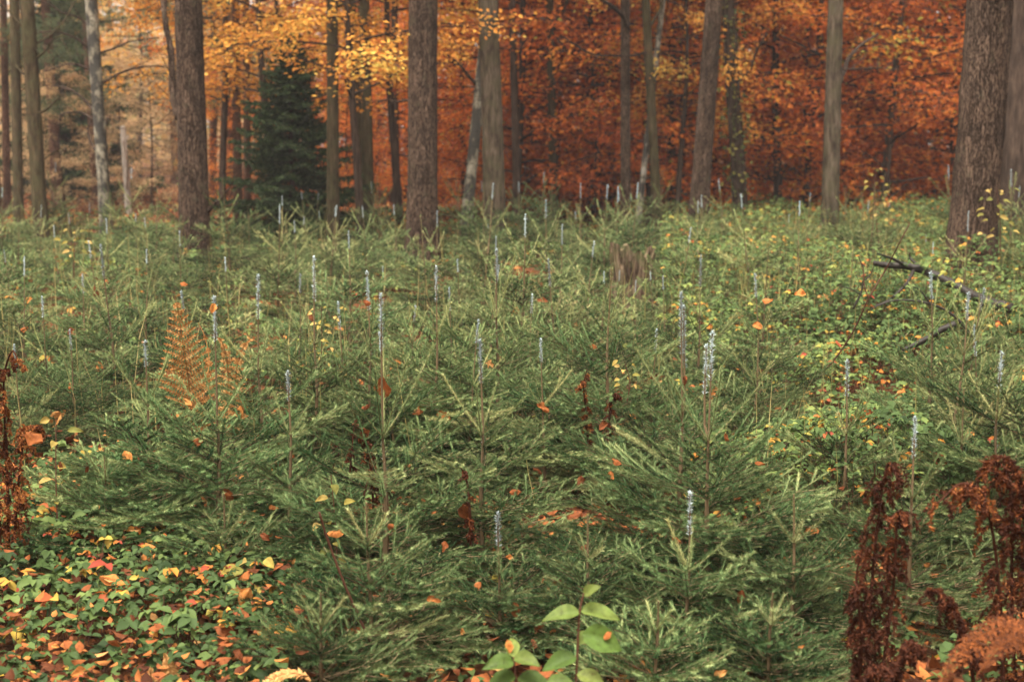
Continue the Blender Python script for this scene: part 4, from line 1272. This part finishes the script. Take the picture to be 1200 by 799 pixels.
# ------------------------------------------------------------------ ferns
def frond(g, path, width, n_pairs, mat=0, tri=.9, droop=.15, pin_w=.016, tint=(.2, 1.0), seed=0, curlr=.1, facing=None, t0=.08):
    """a pinnate frond along path: rachis, pinnae with pinnules"""
    nr = np.random.default_rng(seed)
    path = [Vector(p) for p in path]
    P = np.array([p[:] for p in path])
    tube(g, P, np.linspace(.0035, .001, len(P)), k=5, tint=.35, mat=mat)
    s = np.concatenate([[0], np.cumsum(np.linalg.norm(np.diff(P, axis=0), axis=1))]); s /= s[-1]
    LP, LD, LN, LL, LT = [], [], [], [], []
    for i in range(n_pairs):
        tt = i / n_pairs; t = t0 + (.98 - t0) * tt
        c = np.array([np.interp(t, s, P[:, k]) for k in range(3)])
        c2 = np.array([np.interp(min(1, t + .03), s, P[:, k]) for k in range(3)])
        T = Vector(c2 - c).normalized()
        nrm = Vector(facing) if facing is not None else UP
        side = T.cross(nrm).normalized()
        L = width * ((1 - tt) ** tri * (1 if tt > .1 else .7 + tt * 3))
        for sg in (-1, 1):
            d = (side * sg * .9 + T * .55 + nrm * float(nr.normal(0, .05))).normalized()
            m = max(3, int(L / .011))
            pt_ = Vector(c)
            for j in range(m):
                f = (j + .5) / m
                dd = (d + Vector((0, 0, -droop * f)) + nrm * float(nr.normal(0, curlr))).normalized()
                q = pt_ + dd * L / m
                pl = pin_w * (1 - f * .75) + .004
                across = dd.cross(nrm).normalized()
                for s2 in (-1, 1):
                    LP.append(pt_[:]); LD.append((across * s2 + dd * .5 + nrm * float(nr.normal(0, .2)))[:]); LN.append(nrm[:]); LL.append(pl * 1.15); LT.append(float(nr.uniform(*tint)))
                LP.append(pt_[:]); LD.append(dd[:]); LN.append((nrm + across * .2)[:]); LL.append(L / m * 1.6); LT.append(float(nr.uniform(*tint)))
                pt_ = q
    n = len(LP)
    LL = np.array(LL)
    leaves(g, LP, LD, LN, LL, np.minimum(LL * .55, .008), tint=np.array(LT), mat=mat, fine=False, curl=nr.normal(.05, .2, n))

def fern_thing(name, label, base, fronds, mats):
    root = empty(name, base, label, "fern")
    for i, (pts, w, n, kw) in enumerate(fronds):
        g = G()
        frond(g, [Vector(p) - Vector(base) for p in smooth_path(pts, 6)], w, n, seed=i + int(base[0] * 100) % 50 + 50, **kw)
        adopt(root, g.build("frond", mats))
    return root
toward = (0.15, -1, .25)
b = at(222, 455, 5.75)
b0 = Vector((b.x, 5.8, float(terr(b.x, 5.8))))
fern_thing("bracken_fern", "upright triangular orange bracken frond left of the white-tipped leader", b0,
           [([b0, at(222, 460, 5.75), at(216, 415, 5.7), at(211, 380, 5.68), at(205, 345, 5.65)], .155, 15, dict(facing=toward, pin_w=.0125, tint=(.1, .95), curlr=.09, droop=.12, t0=.48, tri=.85)),
            ([b0, at(238, 470, 5.85), at(245, 425, 5.95), at(240, 395, 5.98), at(232, 378, 6.0)], .06, 13, dict(facing=(.5, -1, .2), pin_w=.012, tint=(0, .7)))], [M['fern_orange']])
b = at(270, 470, 6.3); b0 = Vector((b.x, 6.3, float(terr(b.x, 6.3))))
fern_thing("bracken_fern", "smaller drooping orange bracken right of the white-tipped leader beside the upright frond", b0,
           [([b0, at(268, 450, 6.3), at(262, 405, 6.25), at(250, 392, 6.2)], .10, 16, dict(facing=toward)), ([b0, at(276, 440, 6.3), at(290, 400, 6.3), at(305, 402, 6.3)], .10, 16, dict(facing=toward))], [M['fern_orange']])
b0 = Vector((at(190, 830, 3.9).x, 3.9, 0.0))
fern_thing("bracken_fern", "straw-coloured bracken tip at the bottom edge among the leaf litter", b0,
           [([b0, at(195, 815, 3.85), at(200, 790, 3.85), at(193, 766, 3.85)], .07, 16, dict(facing=toward, tint=(.7, 1))), ([b0, at(185, 815, 3.8), at(178, 795, 3.78), at(176, 785, 3.75)], .05, 12, dict(facing=toward, tint=(.7, 1)))], [M['fern_orange']])
b0 = Vector((at(330, 850, 3.6).x, 3.6, 0.0))
fern_thing("bracken_fern", "bright orange bracken tip just showing at the bottom edge below the dry stalk", b0,
           [([b0, at(316, 812, 3.6), at(326, 792, 3.6), at(352, 789, 3.6), at(362, 800, 3.6)], .05, 18, dict(facing=(0, -.4, 1), tint=(.7, 1)))], [M['fern_orange']])

def wilted_column(label, stems, seed):
    """withered plant: bowed stems hung with shrivelled leaflets"""
    rng = random.Random(seed); nr = np.random.default_rng(seed)
    p0 = stems[0][0][0]
    base = Vector((p0.x, p0.y, float(terr(p0.x, p0.y))))
    root = empty("withered_bracken", base, label, "fern", "withered brown bracken")
    for pts, wid, n, tl, th in stems:
        g = G()
        path = smooth_path([p - base for p in pts], 8)
        tube(g, path, np.linspace(.006, .002, len(path)), k=5, tint=.2)
        P = np.array([p[:] for p in path]); s = np.concatenate([[0], np.cumsum(np.linalg.norm(np.diff(P, axis=0), axis=1))]); s /= s[-1]
        LP, LD, LN, LL, LT, LC = [], [], [], [], [], []
        for i in range(n):
            t = rng.uniform(.08, 1.0)
            c = Vector([float(np.interp(t, s, P[:, k])) for k in range(3)])
            a = rng.uniform(0, 6.28)
            out = Vector((math.cos(a), math.sin(a) * .8, rng.uniform(-.1, .5)))
            L = wid * rng.uniform(.4, 1.0)
            m = 9
            d = out.normalized(); p = c
            tb = rng.uniform(tl, th)
            for j in range(m):
                q = p + d * L / m
                d = (d + Vector((rng.gauss(0, .15), rng.gauss(0, .15), -.42))).normalized()
                for _ in range(4):
                    LP.append(q[:]); LD.append((d * .3 + Vector((rng.gauss(0, .8), rng.gauss(0, .8), rng.gauss(-.7, .5))))[:]); LN.append((rng.gauss(0, 1), rng.gauss(-.5, 1), rng.gauss(.3, .6)))
                    LL.append(rng.uniform(.006, .016)); LT.append(min(1, max(0, tb + rng.gauss(0, .16)))); LC.append(rng.gauss(.4, .5))
                p = q
        LL = np.array(LL)
        leaves(g, LP, LD, LN, LL, LL * nr.uniform(.3, .55, len(LL)), curl=np.array(LC), fold=.6, tint=np.array(LT), fine=True)
        adopt(root, g.build("frond", [M['fern_brown']]))
    return root
def stem_px(*pts):
    return [at(*p) for p in pts]
wilted_column("tall column of shrivelled dark red-brown bracken left of the arching one",
              [(stem_px((1016, 850, 3.75), (1020, 720, 3.72), (1028, 620, 3.7), (1040, 545, 3.68), (1052, 560, 3.62)), .105, 80, .1, .75),
               (stem_px((1025, 850, 3.7), (1046, 700, 3.68), (1052, 610, 3.66), (1064, 600, 3.6)), .07, 60, .05, .6),
               (stem_px((1000, 850, 3.66), (1010, 760, 3.6), (1004, 680, 3.58), (1012, 640, 3.55)), .06, 55, .05, .5)], 71)
wilted_column("arching withered bracken whose brown fronds hang like tassels over the furry-tipped sapling",
              [(stem_px((1178, 850, 3.7), (1172, 700, 3.68), (1158, 600, 3.66), (1130, 566, 3.6), (1098, 590, 3.55)), .10, 72, .1, .85),
               (stem_px((1150, 850, 3.6), (1130, 740, 3.58), (1110, 700, 3.55), (1092, 690, 3.52)), .07, 60, .05, .6)], 72)
wilted_column("tall withered bracken at the right edge with rusty crumpled top",
              [(stem_px((1192, 850, 3.75), (1186, 700, 3.75), (1186, 600, 3.74), (1176, 536, 3.7), (1158, 548, 3.66)), .10, 80, .1, .8),
               (stem_px((1205, 850, 3.7), (1206, 700, 3.7), (1200, 580, 3.7), (1190, 545, 3.68)), .10, 60, .05, .7)], 73)
wilted_column("low dark heap of shrivelled bracken at the bottom edge between the brown columns",
              [(stem_px((1060, 860, 3.5), (1050, 800, 3.45), (1062, 755, 3.42), (1085, 760, 3.38)), .06, 90, .0, .5),
               (stem_px((1010, 860, 3.5), (1018, 810, 3.45), (1030, 780, 3.42), (1045, 790, 3.38)), .06, 60, .0, .5)], 74)
wilted_column("low tangle of dead red-brown stalks in the gap left of the tallest front sapling",
              [(stem_px((405, 640, 5.15), (408, 580, 5.13), (412, 530, 5.1), (416, 492, 5.1)), .05, 18, .0, .6), (stem_px((440, 640, 5.2), (436, 570, 5.17), (430, 520, 5.15), (425, 500, 5.1)), .05, 18, .1, .7),
               (stem_px((380, 640, 5.2), (385, 590, 5.2), (392, 540, 5.2), (398, 520, 5.2)), .045, 14, .0, .5), (stem_px((420, 640, 5.0), (422, 600, 5.0), (436, 548, 5.0), (448, 535, 5.0)), .045, 14, .1, .6)], 75)
wilted_column("small rusty dead fern beside the dark bare stem of the uncoated sapling",
              [(stem_px((690, 540, 6.1), (688, 490, 6.1), (684, 455, 6.08), (688, 432, 6.05)), .05, 26, .4, .95), (stem_px((712, 540, 6.1), (714, 490, 6.1), (720, 462, 6.05), (728, 470, 6.05)), .045, 14, .2, .7)], 76)
wilted_column("rusty fern clump low behind the lowest blue-tipped sapling",
              [(stem_px((552, 640, 4.7), (550, 590, 4.7), (546, 560, 4.7), (540, 548, 4.65)), .04, 12, .2, .7)], 77)
wilted_column("wilted rusty bracken clump cut by the left edge",
              [(stem_px((10, 640, 4.9), (8, 540, 4.88), (4, 450, 4.85), (14, 412, 4.8), (24, 430, 4.75)), .06, 44, .3, 1.0), (stem_px((0, 640, 4.85), (-4, 540, 4.85), (-14, 470, 4.8), (-24, 450, 4.8)), .10, 50, .3, 1.0),
               (stem_px((16, 640, 4.85), (22, 560, 4.8), (30, 505, 4.75), (44, 500, 4.7)), .09, 45, .5, 1.0)], 79)
# the broad rusty frond that bows over at the bottom right
b0 = Vector((at(1230, 900, 3.3).x, 3.3, 0.0))
fern_thing("bracken_fern", "broad rusty frond bowing over in the bottom right corner", b0,
           [([b0, at(1225, 800, 3.28), at(1200, 742, 3.25), at(1165, 738, 3.2), at(1125, 765, 3.12), at(1095, 810, 3.05)], .15, 34, dict(facing=(-.1, -.5, 1), droop=.75, tint=(0, .5), pin_w=.013, curlr=.2)),
            ([b0, at(1235, 800, 3.2), at(1215, 752, 3.15), at(1180, 752, 3.1), at(1145, 790, 3.0)], .14, 30, dict(facing=(-.1, -.5, 1), droop=.85, tint=(0, .45), pin_w=.013, curlr=.2))], [M['rust']])

def blade(g, P, D, Nn, L, W, curl=.15, fold=.15, crumple=0.0, seed=0, tint=.5, nu=9, nv=6, tip=1.0):
    """one pointed leaf as a small grid, folded along its midrib and crumpled"""
    nr = np.random.default_rng(seed)
    D = Vector(D).normalized(); Sx = D.cross(Vector(Nn)).normalized(); Z = Sx.cross(D)
    P, D, Sx, Z = (np.array(q[:]) for q in (Vector(P), D, Sx, Z))
    ph = nr.uniform(0, 6.28, 6)
    V = []
    for i in range(nu + 1):
        t = i / nu
        w = W * .5 * (math.sin(math.pi * t ** (.8 * tip)) ** .85 if 0 < t < 1 else .03)
        for j in range(nv + 1):
            s = j / nv * 2 - 1
            z = L * (fold * abs(s) * w / L * 2 - curl * t * t) + crumple * L * (.5 * math.sin(7 * t + 2.5 * s + ph[0]) + .4 * math.sin(5 * s + 4 * t + ph[1]) + .35 * s * math.sin(9 * t + ph[2])) * min(1, 4 * t)
            x = s * w * (1 + crumple * math.sin(13 * t + ph[3] + s))
            V.append(P + D * L * (t - .5 * abs(curl) * t * t * .3) + Sx * x + Z * z)
    k = nv + 1
    q = [(i * k + j, i * k + j + 1, (i + 1) * k + j + 1, (i + 1) * k + j) for i in range(nu) for j in range(nv)]
    tt = np.clip(tint + nr.normal(0, .03, len(q)), 0, 1)
    g.add(V, quads=q, tint=tt)

# ------------------------------------------------------------------ leafy seedlings
def seedling(name, label, stem_pts, leaf_list, mat, stem_mat='cane', r=.004, cat="seedling"):
    """stem through points; leaves (base point, direction, normal, length, width, tint)"""
    p0 = stem_pts[0]
    base = Vector((p0.x, p0.y, min(p0.z, float(terr(p0.x, p0.y)))))
    root = empty(name, base, label, cat)
    g = G(); path = smooth_path([p - base for p in stem_pts], 5)
    tube(g, path, np.linspace(r, r * .5, len(path)), k=6, tint=.6)
    adopt(root, g.build("stem", M[stem_mat]))
    for (b, d, nn, L, W, t, mm) in leaf_list:
        g = G()
        blade(g, b - base, d, nn, L, W, curl=.28, fold=.25, crumple=.03, seed=int(abs(b.x * 9999)) % 997, tint=t)
        adopt(root, g.build("leaf", M[mm or mat], smooth=True))
    return root
seedling("broadleaf_seedling", "broad-leaved green seedling with one big glossy leaf at the bottom centre", stem_px((672, 850, 3.3), (676, 780, 3.3), (679, 720, 3.3), (684, 695, 3.3)),
         [(at(682, 742, 3.28), (.9, -.25, -.22), (-.1, -.75, .65), .105, .066, .55, None), (at(680, 716, 3.3), (1, -.1, .0), (0, -.5, .9), .10, .05, .8, None),
          (at(680, 718, 3.3), (-1, -.2, .05), (0, -.45, .9), .095, .045, .75, None), (at(684, 697, 3.3), (.5, -.3, .5), (-.5, -.6, .5), .05, .03, .9, None),
          (at(676, 770, 3.3), (-1, -.3, -.1), (.1, -.5, .85), .09, .05, .45, None), (at(678, 755, 3.3), (.5, .5, .2), (0, -.4, .9), .08, .045, .9, None),
          (at(676, 790, 3.28), (.9, -.4, -.1), (0, -.5, .9), .08, .045, .95, None)], 'green_leaf')
seedling("broadleaf_seedling", "broad-leaved seedling with pale green leaves cut by the bottom edge", stem_px((610, 860, 3.2), (606, 810, 3.2), (602, 770, 3.2)),
         [(at(602, 775, 3.2), (-.7, -.4, .1), (.1, -.6, .8), .08, .045, .6, None), (at(603, 770, 3.2), (.6, -.5, .1), (0, -.6, .8), .07, .04, .8, None), (at(605, 792, 3.2), (-1, -.2, -.2), (0, -.5, .9), .08, .05, .4, None),
          (at(606, 795, 3.2), (1, -.3, .0), (0, -.5, .9), .09, .05, .5, None), (at(602, 770, 3.2), (-.1, .6, .6), (0, -.7, .6), .06, .035, .9, None), (at(640, 799, 3.15), (1, -.2, .0), (0, -.5, .9), .08, .045, .7, None)], 'green_leaf')
def auto_seedling(name, label, u, v, d, h_px, n, mat, L, seed, spread=1.0):
    rng = random.Random(seed)
    b = at(u, v, d); t = at(u + rng.uniform(-8, 8), v - h_px, d)
    b = Vector((b.x, d, float(terr(b.x, d)))) if v > 500 else b
    st = [b, b.lerp(t, .5) + Vector((rng.gauss(0, .02), 0, 0)), t]
    lv = []
    for i in range(n):
        f = .25 + .75 * (i + 1) / n
        p = b.lerp(t, f); a = i * 2.4 + rng.random()
        lv.append((p + Vector((math.cos(a), math.sin(a) * .6, rng.gauss(0, .3))) * L * spread * rng.uniform(.1, 1.1), (math.cos(a), math.sin(a) - .3, rng.gauss(-.1, .3)), (rng.gauss(0, .4), -.6, .8), L * rng.uniform(.7, 1.2), L * .55, rng.random(), None))
    return seedling(name, label, st, lv, mat, r=.003 if d < 8 else .006)
auto_seedling("broadleaf_seedling", "bushy green bramble shoot below the wide dark-based sapling on the left", 262, 690, 5.0, 60, 14, 'green_leaf', .06, 1)
auto_seedling("broadleaf_seedling", "seedling with orange-yellow leaves beside the low front boughs, left of the dry stalk", 292, 735, 4.5, 80, 13, 'yellow_leaf', .06, 2)
auto_seedling("broadleaf_seedling", "slender seedling with sparse pale yellow leaves right of the greenish trunk", 1030, 290, 15.0, 92, 22, 'yellow_leaf', .07, 3, 1.8)
auto_seedling("broadleaf_seedling", "yellowing seedling in front of the massive leaning pine's right side", 1172, 300, 12.2, 80, 24, 'yellow_leaf', .07, 4, 2.0)
auto_seedling("broadleaf_seedling", "yellow-brown beech seedling among the far saplings left of the lichen-patched birch", 86, 330, 12.5, 60, 22, 'yellow_leaf', .07, 5, 2.0)
auto_seedling("broadleaf_seedling", "yellow-green weed behind the short-tipped sapling left of centre", 372, 460, 6.6, 100, 30, 'yellow_leaf', .035, 6, 2.4)
auto_seedling("broadleaf_seedling", "pale green sprig beside the dark bare stem of the uncoated sapling", 735, 470, 6.1, 45, 10, 'yellow_leaf', .035, 7, 1.5)
auto_seedling("broadleaf_seedling", "yellow-green sprig in the shade between tallest front sapling and its left neighbour", 392, 600, 4.7, 45, 9, 'yellow_leaf', .05, 8, 1.2)
auto_seedling("broadleaf_seedling", "yellow sprig low in front of the wide dark-based sapling", 66, 560, 5.1, 70, 10, 'yellow_leaf', .05, 9, 1.2)

# ------------------------------------------------------------------ fallen leaves caught on the boughs
bpy.context.view_layer.update()
dg = bpy.context.evaluated_depsgraph_get()
LEAF = [
    (574, 426, 20, .86, "orange star-shaped maple leaf caught beside the white tip right of the tallest sapling", 5),
    (450, 452, 32, .55, "big rust-brown leaf hanging on the stem of the tallest front sapling", 0),
    (520, 488, 20, .92, "pale tan leaf lying right of the tallest sapling's stem", 0),
    (489, 481, 16, .65, "orange-brown leaf between the tallest sapling and its right neighbour", 0),
    (297, 460, 22, .45, "brown curled leaf right of the white-tipped leader beside the bracken", 0),
    (283, 482, 20, .95, "pale buff leaf below the brown curled one near the bracken", 0),
    (230, 518, 20, .55, "orange leaf hanging in the boughs under the bracken frond", 0),
    (265, 580, 24, .6, "rusty leaf low in the dark boughs under the bracken's neighbour", 0),
    (117, 595, 12, 1.0, "small yellow leaf shining against the dark base of the left sapling", 0),
    (155, 635, 16, .45, "small red-brown leaf at the foot of the wide left sapling", 0),
    (392, 622, 22, .8, "pale orange leaf on the boughs beside the leaning dry stalk", 0),
    (428, 506, 14, .6, "small rust leaf in the shaded gap left of the tallest sapling", 0),
    (508, 702, 18, .75, "orange leaf lying on the lowest front boughs left of centre", 0),
    (640, 634, 24, .93, "pale tan lobed leaf right of the lowest blue-tipped sapling", 5),
    (670, 606, 30, .4, "dusky pink-brown leaf lying above the pale tan lobed one", 0),
    (557, 685, 16, .7, "small orange leaf below the low front sapling's blue tip", 0),
    (628, 735, 34, .5, "large brown curled leaf behind the broad-leaved seedling", 0),
    (604, 716, 24, .55, "rust leaf standing upright left of the large brown curled one", 0),
    (722, 577, 16, .5, "small rust leaf in the boughs below the stump's sapling", 0),
    (717, 557, 12, .75, "tiny orange leaf just above the small rust leaf in the middle boughs", 0),
    (683, 640, 12, .3, "small dark red leaf in the middle of the front boughs", 0),
    (723, 540, 14, .62, "small brown leaf on a bough tip left of the double-tipped pair's stems", 0),
    (630, 552, 14, .6, "small rusty leaf on the boughs right of the second white-tipped sapling", 0),
    (636, 478, 18, .7, "orange leaf on the boughs well left of the double-tipped pair", 0),
    (697, 408, 18, .7, "orange leaf near the dark bare stem of the uncoated sapling", 0),
    (838, 460, 22, .8, "pale orange leaf close under the staggered white tips", 0),
    (853, 512, 12, .6, "small brown leaf right of the staggered tips' stem", 0),
    (888, 590, 16, .85, "yellowish wisp of a leaf on the broad double-tipped sapling's right boughs", 0),
    (866, 582, 16, .55, "brown leaf left of the yellowish wisp on the broad sapling", 0),
    (951, 622, 20, .72, "orange leaf lying on the boughs left of the withered bracken column", 0),
    (920, 654, 12, .65, "small orange leaf below left of the one by the withered column", 0),
    (880, 682, 30, .75, "orange and yellow leaf cluster-like crumpled leaf in the dark right boughs", 5),
    (868, 700, 20, .5, "brown crumpled leaf under the orange and yellow one in the right boughs", 0),
    (794, 632, 14, .6, "small brown leaf left of the lowest right blue tip", 0),
    (845, 790, 20, 1.0, "yellow round leaf at the bottom edge right of the green seedling", 0),
    (868, 788, 26, .35, "dark red-brown leaf beside the yellow one at the bottom edge", 0),
    (480, 545, 14, .55, "small rust leaf under the first whorl of the tallest sapling", 0),
    (520, 640, 14, .5, "small brown leaf low between the two front saplings", 0),
    (545, 600, 22, .5, "brown leaf in the boughs left of the lowest pale blue tip", 0),
    (590, 528, 14, .6, "small brown leaf on the right arm of the second white-tipped sapling", 0),
    (1020, 480, 16, .65, "small rust leaf in the brambles left of the furry white tip", 0),
    (985, 372, 18, .8, "orange leaf in the brambles below the wet black branch's tip", 0),
    (965, 348, 20, .85, "bright orange leaf patch-like leaf on the brambles left of the dead branch", 5),
    (998, 410, 18, .8, "orange leaf hanging just above the slim grey-white tip", 0),
    (1055, 460, 14, .85, "pale orange leaf on the boughs right of the slim grey-white tip", 0),
    (937, 345, 16, .85, "orange leaf at the left end of the bramble patch's bright leaves", 0),
    (1100, 540, 26, .45, "rusty leaf on the boughs between furry tip and right edge", 0),
    (48, 719, 26, .3, "bright red leaf lying on the brambles in the lower left", 0),
    (132, 678, 32, .85, "long yellow-orange leaf on the leaf litter at lower left", 0),
    (145, 687, 20, .6, "orange-red oval leaf beside the long yellow-orange one", 0),
    (288, 700, 26, .95, "yellow-orange leaf of the pair at the end of the litter patch", 0),
    (92, 788, 22, .85, "orange leaf at the very bottom left edge", 0),
    (66, 490, 30, 1.0, "yellow leaf on the boughs at the far left, above the litter", 0),
    (40, 512, 26, .65, "orange leaf under the yellow one at the far left", 0),
    (24, 580, 22, .9, "pale yellow leaf at the left edge beside small orange ones", 0),
    (150, 535, 18, .95, "yellow streak of a leaf on the wide left sapling", 0),
]
def lobed(g, P, D, Nn, L, k, tint):
    """star-shaped leaf of five lobes"""
    D, Nn = Vector(D).normalized(), Vector(Nn).normalized()
    Sx = D.cross(Nn).normalized()
    c = Vector(P) + D * L * .4
    pts, n = [c[:]], 2 * k + 1
    for i in range(n):
        a = math.pi * (-.86 + 1.72 * i / (n - 1))
        r = L * (.62 if i % 2 == 0 else .26) * (1 - .12 * abs(a))
        pts.append((c + (D * math.cos(a) + Sx * math.sin(a)) * r + Nn * L * (.1 if i % 2 else -.05))[:])
    tr = [(0, i, i + 1) for i in range(1, n)] + [(0, n, 1)]
    g.add(pts, tris=tr, tint=tint)
rl = random.Random(9)
cam_p = Vector((0, 0, CAM_H))
BITS = []
for i in range(70):
    u, v = rl.uniform(15, 1000), 330 + 440 * rl.random() ** 1.2
    if all((u - q[0]) ** 2 + (v - q[1]) ** 2 > 900 for q in LEAF + BITS):
        BITS.append((u, v, rl.uniform(9, 17), rl.uniform(.3, .98), None, 0))
LEAF = LEAF + BITS
HIDE = bpy.data.objects.get("haze")
if HIDE:
    HIDE.hide_viewport = True
    bpy.context.view_layer.update()
    dg = bpy.context.evaluated_depsgraph_get()
hits = []
for (u, v, px, t, lab, lob) in LEAF:
    dirn = (at(u, v, 5.0) - cam_p).normalized()
    ok, loc, nrm, *_ = S.ray_cast(dg, cam_p + dirn * .5, dirn)
    dist = (loc - cam_p).length if ok and 2.8 < (loc - cam_p).length < 11 else 5.0
    hits.append(cam_p + dirn * (dist - .012))
if HIDE:
    HIDE.hide_viewport = False
byk = {}
for i, ((u, v, px, t, lab, lob), p) in enumerate(zip(LEAF, hits)):
    if lab is None:
        col = "dark brown" if t < .45 else "rust-brown" if t < .7 else "orange" if t < .9 else "pale tan"
        byk.setdefault((col, "near" if p.y < 5 else "farther", mark_of(u)), []).append((u, i))
for (col, nm, mk), lst in byk.items():
    lst.sort()
    for k, (u, i) in enumerate(lst):
        extra = "" if len(lst) == 1 else f", {ORD[k]} from left"
        LEAF[i] = LEAF[i][:4] + (f"small {col} leaf on the {nm} boughs below {mk}{extra}",) + LEAF[i][5:]
for (u, v, px, t, lab, lob), p in zip(LEAF, hits):
    L = max(.025, min(.11, px * (.78 if lob else .98) * p.y / FPX))
    a = rl.uniform(0, 6.28)
    D = Vector((math.cos(a), -.25, math.sin(a) * .75)); Nn = Vector((rl.gauss(0, .3), -.7, .75))
    g = G()
    if lob:
        lobed(g, D * -L * .4, D, Nn, L, lob, t)
    else:
        blade(g, D.normalized() * -L * .5, D, Nn, L, L * rl.uniform(.5, .75), curl=rl.uniform(-.2, .6), fold=rl.choice((-.3, .3)), crumple=rl.uniform(.06, .15), seed=rl.randrange(9999), tint=t * .84)
    o = g.build("fallen_leaf", M['litter'], smooth=not lob)
    o.location = p
    tag(o, lab, "leaf", "fallen leaves caught on the boughs")
